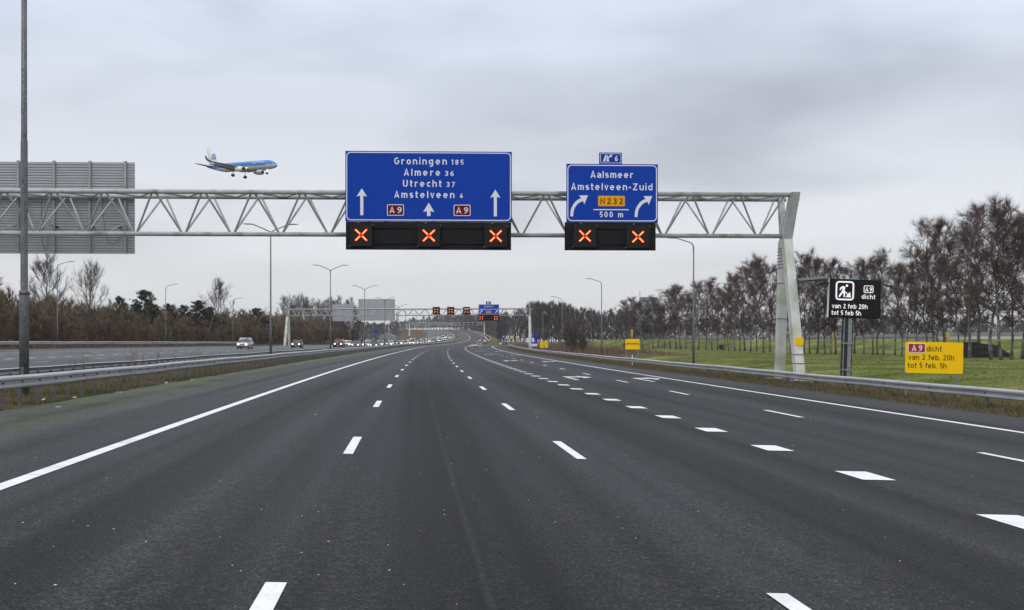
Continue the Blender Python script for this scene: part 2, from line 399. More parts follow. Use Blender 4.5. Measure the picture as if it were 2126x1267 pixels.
def kidmap_of(o):
    m = {}
    def rec(x):
        ks = kids(x); m[x.name] = ks
        for q in ks: rec(q)
    rec(o); return m

def rounded(x0, z0, x1, z1, r, n=5):
    p = []
    for cx, cz, a0 in ((x1 - r, z0 + r, -90), (x1 - r, z1 - r, 0), (x0 + r, z1 - r, 90), (x0 + r, z0 + r, 180)):
        for i in range(n + 1):
            a = R(a0 + 90 * i / n); p.append((cx + r * math.cos(a), cz + r * math.sin(a)))
    return p
def frame_ring(mb, x0, z0, x1, z1, r, t, y0, y1, m=0):
    a = rounded(x0, z0, x1, z1, r); b = rounded(x0 + t, z0 + t, x1 - t, z1 - t, max(r - t, .005))
    n = len(a)
    for k in range(n):
        q = (k + 1) % n
        mb.face([(a[k][0], y0, a[k][1]), (a[q][0], y0, a[q][1]), (b[q][0], y0, b[q][1]), (b[k][0], y0, b[k][1])], m)
        mb.face([(a[q][0], y0, a[q][1]), (a[k][0], y0, a[k][1]), (a[k][0], y1, a[k][1]), (a[q][0], y1, a[q][1])], m)
        mb.face([(b[k][0], y0, b[k][1]), (b[q][0], y0, b[q][1]), (b[q][0], y1, b[q][1]), (b[k][0], y1, b[k][1])], m)
def text_raw(s, size, off, spacing):
    cu = bpy.data.curves.new('t', 'FONT'); cu.body = s; cu.size = size; cu.offset = off; cu.space_character = spacing
    cu.extrude = .004; cu.resolution_u = 3; cu.align_x = 'LEFT'
    o = bpy.data.objects.new('t', cu); C.objects.link(o)
    me = bpy.data.meshes.new_from_object(o.evaluated_get(bpy.context.evaluated_depsgraph_get()))
    bpy.data.objects.remove(o); bpy.data.curves.remove(cu)
    return me
def _arc(cx, cy, rx, ry, a0, a1, n=12): return [(cx + rx * math.cos(R(a0 + (a1 - a0) * i / n)), cy + ry * math.sin(R(a0 + (a1 - a0) * i / n))) for i in range(n + 1)]
def glyph(ch, h):
    """centre lines of one letter, capitals one unit tall, h = half the stroke; True marks a closed line"""
    X = .74; c = X / 2; ry = c - h; rx = .235; m = h + rx; r = h + 2 * rx; ol = (_arc(m, c, rx, ry, 0, 360, 20)[:-1], True)
    tall = 1.0; A = _arc
    arch = lambda x0, x1, y0: [(x0, y0)] + A((x0 + x1) / 2, X - h - (x1 - x0) / 2 * .95, (x1 - x0) / 2, (x1 - x0) / 2 * .95, 180, 0, 10) + [(x1, 0)]
    cr = .29; cm = h + cr; C_ = h + 2 * cr
    G = {
     'o': [ol], 'e': [([(h, c), (r, c)] + A(m, c, rx, ry, 0, 318, 18), False)], 'c': [(A(m, c, rx, ry, 48, 312, 16), False)],
     'a': [(A(m, X - h - .2, rx * .95, .2, 160, 0, 8) + [(r - .01, 0)], False), ([(r, .44)] + A(m + .02, .22, rx + .01, .22 - h, 90, 270, 10) + [(r - .02, h + .06)], False)],
     'n': [([(h, 0), (h, X)], False), (arch(h, r, X * .45), False)], 'h': [([(h, 0), (h, tall)], False), (arch(h, r, X * .45), False)],
     'm': [([(h, 0), (h, X)], False), (arch(h, h + .36, X * .5), False), (arch(h + .36, h + .72, X * .5), False)],
     'r': [([(h, 0), (h, X)], False), ([(h, X * .5)] + A(h + .23, X - h - .21, .23, .21, 180, 60, 7), False)],
     'u': [([(h, X)] + A(m, h + rx * .95, rx, rx * .95, 180, 360, 10) + [(r, X * .5)], False), ([(r, X), (r, 0)], False)],
     'd': [ol, ([(r, tall), (r, 0)], False)], 'b': [ol, ([(h, tall), (h, 0)], False)], 'p': [ol, ([(h, X), (h, -.27)], False)],
     'g': [ol, ([(r, X), (r, -.06)] + A(m, -.06, rx, .19, 0, -140, 9), False)], 'q': [ol, ([(r, X), (r, -.27)], False)],
     'i': [([(h, 0), (h, X)], False), ([(h, .88), (h, .88 + 2 * h)], False)], 'l': [([(h, 0), (h, tall)], False)],
     't': [([(.16, .97), (.16, .2)] + A(.16 + .16, .2, .16, .2 - h, 180, 285, 6), False), ([(0, X - h), (.42, X - h)], False)],
     'f': [([(.16, 0), (.16, .78)] + A(.16 + .17, .78, .17, .22 - h, 180, 75, 6), False), ([(0, X - h), (.40, X - h)], False)],
     's': [(A(.27, X - h - .155, .19, .155, 35, 270, 10) + A(.27, h + .155, .19, .155, 90, -145, 10), False)],
     'v': [([(h * .9, X), (.285, 0 + h * .4), (.57 - h * .9, X)], False)], 'k': [([(h, 0), (h, tall)], False), ([(.5, X), (h, .30)], False), ([(.22, .42), (.54, 0)], False)],
     'y': [([(h * .9, X), (.285, .06)], False), ([(.57 - h * .9, X), (.16, -.27)], False)],
     'G': [(A(cm, .5, cr, .5 - h, 52, 345, 18) + [(C_, .48), (cm + .06, .48)], False)], 'A': [([(h * .8, 0), (.36, 1 - h * .3), (.72 - h * .8, 0)], False), ([(.14, .28), (.58, .28)], False)],
     'U': [([(h, 1)] + A(cm - .02, h + cr * .95, cr - .02, cr * .95, 180, 360, 12) + [(C_ - .04, 1)], False)], 'Z': [([(.03, 1 - h), (.58, 1 - h), (h * 1.0, h), (.64, h)], False)],
     'N': [([(h, 0), (h, 1 - h), (.66 - h, h), (.66 - h, 1)], False)], 'K': [([(h, 0), (h, 1)], False), ([(.62, 1), (h, .42)], False), ([(.25, .6), (.66, 0)], False)], 'L': [([(h, 1), (h, h), (.52, h)], False)],
     'M': [([(h, 0), (h, 1 - h), (.38, .3), (.76 - h, 1 - h), (.76 - h, 0)], False)],
     '0': [(A(.29, .5, .29 - h, .5 - h, 0, 360, 20)[:-1], True)], '1': [([(.02, .80), (.24, .96), (.24, 0)], False)],
     '2': [(A(.27, .73, .27 - h, .27 - h, 165, -20, 10) + [(h, h), (.56, h)], False)],
     '3': [(A(.26, .75, .22, .25 - h, 155, -80, 10) + [(.18, .52), (.28, .52)][0:0] + A(.26, .28, .25 - h * .3, .28 - h, 85, -155, 12), False)],
     '4': [([(.60, .26), (h * .6, .26), (.38, 1 - h * .5)], False), ([(.42, .62), (.42, 0)], False)],
     '5': [([(.52, 1 - h), (.13, 1 - h), (.10, .50)] + A(.26, .32, .27 - h, .32 - h, 118, -128, 12), False)],
     '6': [(A(.29, .30, .29 - h, .30 - h, 0, 360, 16)[:-1], True), ([(.48, 1 - h * .6)] + A(.46, .36, .46 - h, .62 - h, 112, 180, 6), False)],
     '7': [([(.02, 1 - h), (.53, 1 - h), (.20, 0)], False)],
     '8': [(A(.28, .75, .215, .25 - h, 0, 360, 14)[:-1], True), (A(.28, .28, .28 - h, .28 - h, 0, 360, 16)[:-1], True)],
     '9': [(A(.29, .70, .29 - h, .30 - h, 0, 360, 16)[:-1], True), ([(.10, h * .6)] + A(.12, .64, .46 - h, .62 - h, -68, 0, 6), False)],
     '.': [([(h, 0), (h, 2 * h)], False)], ',': [([(h, 2 * h), (h * .5, -.1)], False)], '-': [([(0, .40), (.34, .40)], False)]}
    return G[ch]
def stroke_faces(line, closed, h, out):
    pts = [Vector(p) for p in line]; n = len(pts); L = []; Rr = []
    for i in range(n):
        a = pts[i - 1] if (closed or i) else None; b = pts[(i + 1) % n] if (closed or i < n - 1) else None
        d1 = (pts[i] - a).normalized() if a is not None else None; d2 = (b - pts[i]).normalized() if b is not None else None
        if d1 is None: d1 = d2
        if d2 is None: d2 = d1
        n1 = Vector((-d1.y, d1.x)); n2 = Vector((-d2.y, d2.x)); mm = (n1 + n2)
        if mm.length < 1e-4: mm = n1
        mm.normalize(); k = min(1.9, 1 / max(.3, mm.dot(n1)))
        L.append(pts[i] + mm * h * k); Rr.append(pts[i] - mm * h * k)
    for i in range(n if closed else n - 1):
        j = (i + 1) % n; out.append((Rr[i], Rr[j], L[j], L[i]))
def text(parent, name, s, x0, x1, zb, cap, y, material, sw=.165, label=None):
    """lettering in the x,z plane facing -y from x0 to x1, baseline at zb, capitals cap tall, stroke sw of the cap height"""
    h = sw / 2; gl = []
    for ch in s:
        if ch == ' ': gl.append(None); continue
        fs = []
        for ln, cl in glyph(ch, h): stroke_faces(ln, cl, h, fs)
        xs = [q.x for f in fs for q in f]; gl.append((fs, min(xs), max(xs)))
    W = (x1 - x0) / cap; body = sum(g[2] - g[1] for g in gl if g) + .30 * sum(1 for g in gl if g is None); ng = len(gl) - 1
    gap = (W - body) / ng if ng else 0
    g2 = max(.10, min(.36, gap)); tot = body + g2 * ng; sx = max(.6, min(1.25, W / tot)) if ng else 1
    x = (x0 + x1) / 2 - tot * sx * cap / 2; mb = MB(); k = 0
    for g in gl:
        if g is None: x += (.30 + g2) * sx * cap; continue
        for f in g[0]:
            mb.face([(x + (q.x - g[1]) * sx * cap, y - .0004 * (k % 3), zb + q.y * cap) for q in f])
            k += 1
        x += (g[2] - g[1] + g2) * sx * cap
    o = mb.build(name, material, parent)
    if label: o['label'] = label
    return o

# ------------------------------------------------------------------ setting: ground, roads, paint
def frange(a, b, s):
    r = []; x = a
    while x < b - 1e-6: r.append(x); x += s
    return r
GY = frange(-36, 120, 1.5) + frange(120, 300, 3) + frange(300, 720, 6) + frange(720, 1500, 20) + [1500, 1700, 2100, 2800, 4000, 7000]
GO = [-5000, -3000, -1500, -800, -500] + frange(-400, -160, 12) + frange(-160, -62, 4) + frange(-62, -41, 1.5) + [-41, -36, -30, -24, -18] + frange(-15, -8, .5) + [-8, -5, 0, 5, 8.6, 11] + frange(13, 50, 1.0) + frange(50, 150, 3) + frange(150, 400, 12) + [400, 500, 800, 1500, 3000, 5000]
mb = MB(); dry = []
for Y in GY:
    for o in GO:
        X = xr(Y) + o
        mb.v.append((X, Y, T(X, Y)))
        if o < -38: q = .95
        elif -16 < o < -8: q = .82
        elif o > 14:
            q = .95 * (1 - sstep(20.5, 27, o)) + .06
            if Y > 150: q = max(q, .9 * sstep(150, 240, Y) * (1 - sstep(34, 48, o - max(0, (Y - 330) * .1))))
        else: q = .5
        dry.append(q)
nw = len(GO)
for i in range(len(GY) - 1):
    for j in range(nw - 1):
        a = i * nw + j; mb.f.append((a, a + 1, a + nw + 1, a + nw)); mb.mi.append(0)
g = mb.build('ground', M['ground'], smooth=True); tag(g, kind='structure')
ga = g.data.attributes.new('dry', 'FLOAT', 'POINT'); ga.data.foreach_set('value', dry)

RY = frange(-30, 0, 3) + frange(0, 75, .75) + frange(75, 720, 3) + frange(720, 1420, 8)
def strip(name, ys, cols, m, zfun, dz):
    """a road sheet: cols(Y) lists offsets across the road"""
    mb = MB(); uvs = []
    n = len(cols(ys[0]))
    for Y in ys:
        for o in cols(Y): mb.v.append((xr(Y) + o, Y, zfun(Y, o) + dz)); uvs.append((o, Y))
    for i in range(len(ys) - 1):
        for j in range(n - 1):
            a = i * n + j; mb.f.append((a, a + 1, a + n + 1, a + n)); mb.mi.append(0)
    ob = mb.build(name, m, smooth=True); tag(ob, kind='structure')
    ul = ob.data.uv_layers.new(name='road')
    for lp in ob.data.loops: ul.data[lp.index].uv = uvs[lp.vertex_index]
    return ob
er = lerp_tab([(-400, 16.6), (332, 16.6), (368, 8.5), (3000, 8.5)])
strip('motorway', RY, lambda Y: [-8.9 + .16 * fbm(0, Y, .45) + .05 * fbm(3, Y, 1.7), -6.5, -4, -2, 0, 2, 4, 6.3, er(Y) if er(Y) < 9 else 9, er(Y) + .14 * fbm(9, Y, .4)], M['asphalt'], zs, 0)
strip('oncoming_carriageway', [y for y in RY if y >= -3], lambda Y: [oL(Y), -30 if oL(Y) < -37 else -28, -26, -22, -18, -14.4], M['asphalt2'], zs, 0)
def zr_(Y, o): return zramp(Y)
def ramp_z(Y, o):
    t = sstep(300, 350, Y); return zs(Y, min(o, 16.6)) * (1 - t) + (zramp(Y) - .006 * (o - 11 - ramp_shift(Y))) * t
strip('slip_road', frange(306, 640, 3), lambda Y: [6.7 + ramp_shift(Y) + k * 10.2 / 4 for k in range(5)], M['asphalt'], ramp_z, .004)

def paint(name, m, pieces, step=4.0, zf=zs, dz=.008):
    """pieces: (Y0, Y1, o function, width)"""
    mb = MB()
    for y0, y1, of, wd in pieces:
        n = max(1, int(math.ceil((y1 - y0) / step)))
        base = len(mb.v)
        for i in range(n + 1):
            Y = y0 + (y1 - y0) * i / n; o = of(Y)
            ww = wd(Y) if callable(wd) else wd
            for s in (-.5, .5): mb.v.append((xr(Y) + o + s * ww, Y, zf(Y, o + s * ww) + dz))
        for i in range(n):
            a = base + 2 * i; mb.f.append((a, a + 1, a + 3, a + 2)); mb.mi.append(0)
    return tag(mb.build(name, m), kind='structure')
cst = lambda v: (lambda Y: v)
pc = []; y = 5.0
while y < 44: pc.append((y, y + 1.42, cst(-4.55), .205)); y += 1.436
pc.append((y, 1150, cst(-4.55), lambda Y: .205 if Y < 200 else .26))
paint('left_edge_line', M['marking'], pc)
paint('right_edge_line', M['marking'], [(5, 300, cst(13.5), .22)])
paint('slip_edge_line', M['marking'], [(300, 470, lambda Y: 13.5 + ramp_shift(Y), .26)], zf=ramp_z, dz=.012)
paint('left_lane_dashes', M['marking'], [(4.9 + 12 * k, 7.9 + 12 * k, cst(-.93), .15) for k in range(85)])
paint('right_lane_dashes', M['marking'], [(4.9 + 12 * k, 7.9 + 12 * k, cst(2.6), .15) for k in range(85)])
paint('exit_block_line', M['marking'], [(3 + 4 * k, 4 + 4 * k, cst(6.3), .45) for k in range(82)])
paint('exit_lane_dashes', M['marking'], [(4.5 + 12 * k, 7.5 + 12 * k, cst(9.93), .15) for k in range(27)])
paint('gore_edge_line', M['marking'], [(330, 1150, lambda Y: 6.5 - .1 * sstep(330, 360, Y), .32)])
paint('gore_area', M['marking2'], [(334, 396, lambda Y: (6.6 + 6.4 + ramp_shift(Y)) / 2 + .15, lambda Y: max(.05, ramp_shift(Y) - .1) if Y < 384 else max(.05, (ramp_shift(384) - .1) * (396 - Y) / 12))], zf=lambda Y, o: max(zs(Y, o), ramp_z(Y, o)), dz=.02)
paint('slip_left_line', M['marking'], [(334, 470, lambda Y: 7.0 + ramp_shift(Y), .22)], zf=ramp_z, dz=.014)
pc = [(-3, 330, lambda Y: -34 + (oL(Y) + 41), .2), (-3, 900, cst(-15.6), .2)]
for k in range(34):
    y = 3 + 12 * k
    pc += [(y, y + 3, cst(-18.9), .15), (y + 2, y + 5, cst(-22.4), .15), (y + 4, y + 7, lambda Y: -30.4 + (oL(Y) + 41) * .7, .15)]
for k in range(70): pc.append((3 + 4 * k, 4.3 + 4 * k, lambda Y: -26.2 + (oL(Y) + 41) * .4, .45))
paint('oncoming_lane_markings', M['marking2'], pc)
mb = MB()
for y0 in (54.3, 104, 154, 204, 254):
    for o0 in (7.85, 11.55):
        def pt(o, v): return P(y0 + v, o0 + o, .009)
        mb.face([pt(-.11, 0), pt(.11, 0), pt(.11, 4.2), pt(-.11, 5.6)])
        mb.face([pt(-.11, 5.6), pt(.11, 4.2), pt(.85, 4.7), pt(.85, 5.9)])
        mb.face([pt(.8, 3.3), pt(1.45, 5.3), pt(.8, 7.3)])
tag(mb.build('turn_arrow_markings', M['marking2']), kind='structure')

# ------------------------------------------------------------------ guard rails
PROF = [(-.09, .150), (-.02, .168), (.05, .158), (.098, .120), (.100, .072), (.0, .028), (.0, -.028), (.100, -.072), (.098, -.120), (.05, -.158), (.03, -.158), (.03, -.150), (.086, -.114), (.088, -.078), (-.014, -.034), (-.014, .034), (.088, .078), (.086, .112), (.04, .144), (-.09, .138)]
def guardrail(of, y0, y1, top, side, step, label, post_h=.25, group=None):
    root = empty('guard_rail', (xr(y0) + of(y0), y0, zs(y0, of(y0))), label, 'guard rail', group)
    L0 = Vector(root.location)
    ys = frange(y0, min(y1, 120), 2) + frange(max(120, y0), y1, 5) + [y1]
    rings = []
    for Y in ys:
        o = of(Y); x = xr(Y) + o; z = zs(Y, o) + top - .16
        z += .012 * math.sin(Y * .21 + o) + .008 * math.sin(Y * .57)
        rings.append([Vector((x + side * u, Y, z + q)) - L0 for u, q in PROF])
    rail_mb = MB(); rail_mb.loft(rings)
    bolts = rail_mb; pm = []; far = MB(); n = 0
    Y = y0 + .6
    while Y < y1:
        o = of(Y); x = xr(Y) + o; zt = zs(Y, o) + top - .16
        zg = min(T(x, Y), zs(Y, o)) - .12
        if n < 99:
            b = MB(); b.box((-.045, -.035, zg), (.045, .035, zt - .02)); b.box((-.05 + .0, -.05, zt - .1), (.05, .05, zt + .1)) if side == 0 else None
            b.box((min(0, side * .02), -.05, zt - .03), (max(0, side * .02) + .001, .05, zt + .03))
            ob = b.build('post', M['galv_dark'], root); ob.location = Vector((x - side * .065, Y, 0)) - Vector((L0.x, L0.y, L0.z))
            bo = Vector((x + side * .013, Y, zt)) - L0
            bolts.box(bo - Vector((.012, .03, .022)), bo + Vector((.012, .03, .022)), 1)
        else:
            p0 = Vector((x - side * .06, Y, 0)) - L0
            far.box((p0.x - .05, p0.y - .035, zg - L0.z), (p0.x + .05, p0.y + .035, zt - L0.z))
        n += 1; Y += step
    rail_mb.build('rail', [M['rail'], M['bolt']], root)
    if far.v: tag(far.build('far_posts', M['galv_dark'], root), kind='stuff')
    return root
GR = 'steel guard rails along the motorway'
guardrail(cst(-9.95), 4, 900, .635, 1, 1.333, 'grey steel guard rail nearest the left hand shoulder, in front of the tall galvanised pole')
guardrail(lambda Y: -13.2 + 1.2 * sstep(200, 260, Y), 4, 900, .53, -1, 1.333, 'second steel guard rail behind the tall galvanised pole, beside the oncoming carriageway')
guardrail(lambda Y: -42.6 + (oL(Y) + 41), 40, 232, .74, 1, 2.667, 'far guard rail along the brown wood on the opposite side of the motorway')
def orr(Y): return 18.7 + ramp_shift(Y) * 1.0
_zs_keep = zs
guardrail(orr, 8, 440, .60, -1, 4.0, 'steel guard rail on the right hand verge in front of the yellow closure sign')
guardrail(cst(8.9), 430, 1000, .75, -1, 4.0, 'far steel guard rail climbing the embankment beyond the exit')

# ------------------------------------------------------------------ sign gantries
def gantry(root_loc, rz, xl, zt, zb, node, phase, hd, r, label, leg_w=.55, right=True, left=True, simple=False):
    """beam of three tubes on A frames; origin at the foot of the right hand frame, x along the beam"""
    root = empty('sign_gantry', root_loc, label, 'gantry', None, rz)
    z0 = root_loc[2]; zt -= z0; zb -= z0
    for yy in (-hd, hd):
        b = MB(); b.tube([(xl - .1, yy, zt), (.2, yy, zt)], r, 14)
        if not simple:
            x = -1.5
            while x > xl: b.tube([(x, yy, zt), (x + .035, yy, zt)], r * 1.09, 14); x -= 9.3
        b.build('top_chord', M['gpaint'], root, True)
    b = MB(); b.tube([(xl - .1, 0, zb), (.15, 0, zb)], r * .95, 14)
    if not simple:
        x = -3.2
        while x > xl: b.tube([(x, 0, zb), (x + .04, 0, zb)], r * 1.06, 14); x -= 2.05 if x < -30 else 8.4
    b.build('bottom_chord', M['gpaint'], root, True)
    b = MB(); rb = r * .42; xb = phase
    while xb - node > xl: xb -= node
    while xb < -.6:
        g = .11 * node / 2.7
        for yy in (-hd, hd):
            for s in (-1, 1):
                xt = xb + s * node / 2
                if xl < xt < -.2: b.tube([(xb + s * g, 0, zb + r * .6), (xt - s * g, yy, zt - r * .5)], rb, 6, cap=False)
        xt = xb + node / 2
        if xt < -.3:
            b.tube([(xt, -hd, zt), (xt + node / 2, hd, zt)], rb, 6, cap=False)
            b.tube([(xt, -hd, zt), (xt - node / 2, hd, zt)], rb, 6, cap=False)
        xb += node
    b.build('lattice_bracing', M['brace'], root, True)
    for xx, on, s in ((0, right, 1), (xl, left, -1)):
        if not on: continue
        def beam(y0, z0_, y1, z1_, w0, w1, th, x0=0, x1=0):
            """tapered box limb from (y0,z0) to (y1,z1)"""
            m = MB(); q = []
            for yy, zz_, wd, xo in ((y0, z0_, w0, x0), (y1, z1_, w1, x1)):
                q.append([Vector((xx + xo * s + a * th / 2, yy + c * wd / 2, zz_)) for a, c in ((-1, -1), (1, -1), (1, 1), (-1, 1))])
            m.loft(q); return m
        h = MB(); h.v = []; 
        m1 = beam(-hd, zt + r * 1.05, -.12, zb - .25, .50, .72, .52, .1, -.12); 
        m2 = beam(hd, zt + r * 1.05, .12, zb - .25, .40, .72, .30, -.1, -.18)
        base = len(m1.v); m1.v += m2.v; m1.f += [tuple(i + base for i in f) for f in m2.f]; m1.mi += m2.mi
        hp = m1.build('head_frame', M['gpaint'], root)
        bv = hp.modifiers.new('bevel', 'BEVEL'); bv.width = .03; bv.segments = 2
        for sg in (-1, 1):
            lm = beam(sg * .30, zb - .22, sg * 2.05, -.4, .66, .62, .50 if sg < 0 else .48, -.13, .12)
            lo = lm.build('leg', M['gleg'], root); bv = lo.modifiers.new('bevel', 'BEVEL'); bv.width = .03; bv.segments = 2
            if not simple:
                st = MB()
                for t in ((.30, .55, .93) if sg > 0 else (.80, .86)):
                    yy = sg * (.30 + 1.75 * t); zz_ = (zb - .22) * (1 - t) + (-.4) * t; xo = (-.13 + .25 * t) * s
                    st.box((xx + xo - .262, yy - .345, zz_), (xx + xo + .262, yy + .345, zz_ + .035))
                if sg > 0:
                    for i in range(7):
                        t = .06 + .022 * i; yy = sg * (.30 + 1.75 * t); zz_ = (zb - .22) * (1 - t) + (-.4) * t
                        st.box((xx - .37, yy - .345, zz_), (xx + .14, yy + .34, zz_ + .03))
                st.build('strap', M['galv_dark'], lo)
                if sg < 0 and s > 0:
                    t = .71; yy = sg * (.30 + 1.75 * t); zz_ = (zb - .22) * (1 - t) + (-.4) * t; xo = -.13 + .25 * t
                    pl = MB(); pl.box((xx + xo - .18, yy - .39, zz_ - .2), (xx + xo + .27, yy - .345, zz_ + .22)); pl.build('number_plate', M['yellow'], lo)
            fm = MB(); fm.box((xx - .7, sg * 2.05 - .7, -.9), (xx + .7, sg * 2.05 + .7, -.18)); fm.build('footing', M['concrete'], root)
    return root
RZ = R(2.2)
g1z = T(15.5, 63) + .25
GAN = gantry((15.5, 63, g1z), RZ, -65.5, 9.82, 7.63, 2.66, -41.6, 1.05, .135, 'white steel truss gantry spanning the whole motorway, nearest the camera, on A shaped legs')
def beam_y(X): return 63 + (X - 15.5) * math.tan(RZ)

class Px:
    """a flat sign whose measured pixel sizes become metres at the sign's own distance"""
    def __init__(s, cx, cy, d): s.cx, s.cy, s.s = cx, cy, d / F
    def x(s, p): return (p - s.cx) * s.s
    def z(s, p): return (s.cy - p) * s.s
def shield(root, p, x0, y0, x1, y1, m, border, y, t, tcol, tx0, tx1, tyb, cap, name='route_shield', bold=.145):
    b = MB(); b.prism(rounded(p.x(x0), p.z(y1), p.x(x1), p.z(y0), 2.6 * p.s), y - .012, y)
    sh = b.build(name, border or m, root)
    if border:
        k = 1.5; b = MB(); b.prism(rounded(p.x(x0 + k), p.z(y1 - k), p.x(x1 - k), p.z(y0 + k), 1.6 * p.s), y - .016, y - .0125); b.build('shield_face', m, sh)
    text(sh, 'lettering', t, p.x(tx0), p.x(tx1), p.z(tyb), cap * p.s, y - .022, tcol, bold)
def arrow_up(root, p, cx, top, hb, hw, sw, bot, y):
    b = MB(); x = lambda v: p.x(v); z = p.z
    pts = [(x(cx), z(top)), (x(cx - hw), z(hb)), (x(cx - sw), z(hb - 2.2)), (x(cx - sw), z(bot)), (x(cx + sw), z(bot)), (x(cx + sw), z(hb - 2.2)), (x(cx + hw), z(hb))]
    b.prism(pts, y - .012, y); b.build('arrow', M['signwhite'], root)
def arrow_curve(root, p, x0, y0, y):
    """bend to the right, starting at the foot (x0,y0) in sign pixels"""
    b = MB()
    ou = [(-3.1, 0), (-2.9, -6), (-2.2, -12.3), (-.4, -18), (2.4, -23), (5.6, -28), (9.6, -32.3), (14.5, -35.6), (20.2, -38.0)]
    nn = [(2.9, 0), (3.2, -6), (4.2, -12.3), (6.0, -17), (8.7, -21.4), (11.6, -25), (15, -27.8), (18.6, -30), (23.4, -32.0)]
    for i in range(len(ou) - 1):
        b.prism([(p.x(x0 + a), p.z(y0 + c)) for a, c in (ou[i], nn[i], nn[i + 1], ou[i + 1])], y - .012, y)
    for tri in (((33.6, -43.8), (15.2, -43.2), (20.0, -37.6)), ((33.6, -43.8), (20.0, -37.6), (23.6, -31.6)), ((33.6, -43.8), (23.6, -31.6), (26.2, -25.2))):
        b.prism([(p.x(x0 + a), p.z(y0 + c)) for a, c in tri], y - .0125, y - .0005)
    b.build('arrow', M['signwhite'], root)
def panel(root, p, x0, y0, x1, y1, m, name='panel', border=True, t=.09, bw=1.9, rad=9, ins=2.0):
    b = MB(); b.box((p.x(x0), 0, p.z(y1)), (p.x(x1), t, p.z(y0)))
    o = b.build(name, m, root)
    if border:
        b = MB(); frame_ring(b, p.x(x0 + ins), p.z(y1 - ins), p.x(x1 - ins), p.z(y0 + ins), rad * p.s, bw * p.s, -.010, .001)
        b.build('border', M['signwhite'], o)
    return o
def signal_board(cx, cy, d, rz, Yd, rect, boxes, label, xs=12, loc=None, dim=False):
    p = Px(cx, cy, d); root = empty('lane_signal_board', loc, label, 'lane signal', None, rz)
    x0, y0, x1, y1 = rect
    b = MB(); b.box((p.x(x0), 0, p.z(y1)), (p.x(x1), .12, p.z(y0))); b.build('board', M['black'], root)
    b = MB()
    for yy in (y0 + (y1 - y0) * .22, y0 + (y1 - y0) * .78):
        b.box((p.x(x0 + .3), -.06, p.z(yy + .9)), (p.x(x1 - .3), .002, p.z(yy - .9)))
    b.build('rail', M['black'], root)
    for bx0, by0, bx1, by1 in boxes:
        b = MB(); b.box((p.x(bx0), -.26, p.z(by1)), (p.x(bx1), .003, p.z(by0))); bo = b.build('signal_box', M['box'], root)
        if not dim: red_cross(bo, p, (bx0 + bx1) / 2, (by0 + by1) / 2 + .6, xs, -.262)
        b = MB()
        for ax, ay in ((bx0 - .6, by1 - 1), (bx1 + .8, by0 + 2), (bx0 + 16, by0 - 3)):
            b.box((p.x(ax) - .025, -.075, p.z(ay) - .025), (p.x(ax) + .025, -.05, p.z(ay) + .025))
        b.build('bolt_head', M['alu'], bo)
    return root
def red_cross(par, p, cx, cy, h, y, thin=1.0):
    b = MB(); c = MB()
    for s in (1, -1):
        for t in (1, -1):
            a = (cx + s * 1.6, cy + t * 1.5); e = (cx + s * h, cy + t * h * .97)
            dx, dy = e[0] - a[0], e[1] - a[1]; l = math.hypot(dx, dy); nx, ny = -dy / l, dx / l
            wd = h * .15 * thin
            def q(m, w_, k0, k1, yy):
                A = (a[0] + dx * k0, a[1] + dy * k0); E = (a[0] + dx * k1, a[1] + dy * k1)
                pl = [(A[0] + nx * w_, A[1] + ny * w_), (A[0] - nx * w_, A[1] - ny * w_), (E[0] - nx * w_, E[1] - ny * w_), (E[0] + nx * w_, E[1] + ny * w_)]
                pl = [(p.x(u), p.z(v)) for u, v in pl]
                ar = sum(pl[i][0] * pl[(i + 1) % 4][1] - pl[(i + 1) % 4][0] * pl[i][1] for i in range(4))
                if ar < 0: pl = pl[::-1]
                m.prism(pl, yy - .012, yy)
            q(b, wd, 0, 1, y)
            q(c, wd * .32, .14, .94, y - .014)
    o = b.build('red_cross', M['red_led'], par); c.build('lamp_row', M['led_core'], o)

# --- big destination sign over the three through lanes
X1 = (890.5 - HX) * 60.9 / F; Y1 = beam_y(X1) - 1.05 - .35
d1 = Y1; p = Px(890.5, 387, d1)
L1 = (X1, Y1, EYE + (HY - 387) * d1 / F)
s1 = empty('destination_sign', L1, 'large blue destination sign with four place names and three upward white arrows', 'road sign', None, RZ)
panel(s1, p, 718, 314.5, 1063, 460.2, M['blue'])
def sg(root, p, s, x0, x1, yb, cap, name='lettering', m='signwhite', bold=.165, y=-.006): return text(root, name, s, p.x(x0), p.x(x1), p.z(yb), cap * p.s, y, M[m], bold)
for t_, a, b_, nb, na, nbx, yb in (('Groningen', 818.9, 927.9, '185', 937, 962.4, 341.8), ('Almere', 838.9, 914.7, '36', 923.9, 942.3, 365.2), ('Utrecht', 837, 917.3, '37', 927, 945, 388.2), ('Amstelveen', 818.9, 943.7, '4', 953, 962.4, 411.3)):
    sg(s1, p, t_, a, b_, yb, 14.2); sg(s1, p, nb, na, nbx, yb, 10.4, 'distance')
for a, b_ in ((804, 839), (942, 977)): shield(s1, p, a, 425, b_, 448.3, M['maroon'], M['signwhite'], -.001, 'A9', M['signwhite'], a + 5, b_ - 5, 443, 12.6)
arrow_up(s1, p, 752, 392, 409, 10.6, 3.2, 447.6, -.001); arrow_up(s1, p, 890.3, 421, 440.5, 11.6, 3.6, 448.8, -.001); arrow_up(s1, p, 1028.6, 393.2, 410.2, 10.6, 3.2, 448.9, -.001)
p2 = Px(890.5, 489.5, d1)
signal_board(890.5, 489.5, d1, RZ, 0, (719, 460.8, 1061.5, 518.8), [(729, 465.6, 774, 512.4), (868, 466.4, 914, 513), (1006.3, 466.8, 1052.3, 513.5)], 'black board with three red cross lane signals under the large destination sign', 12, (X1, Y1, EYE + (HY - 489.5) * d1 / F))
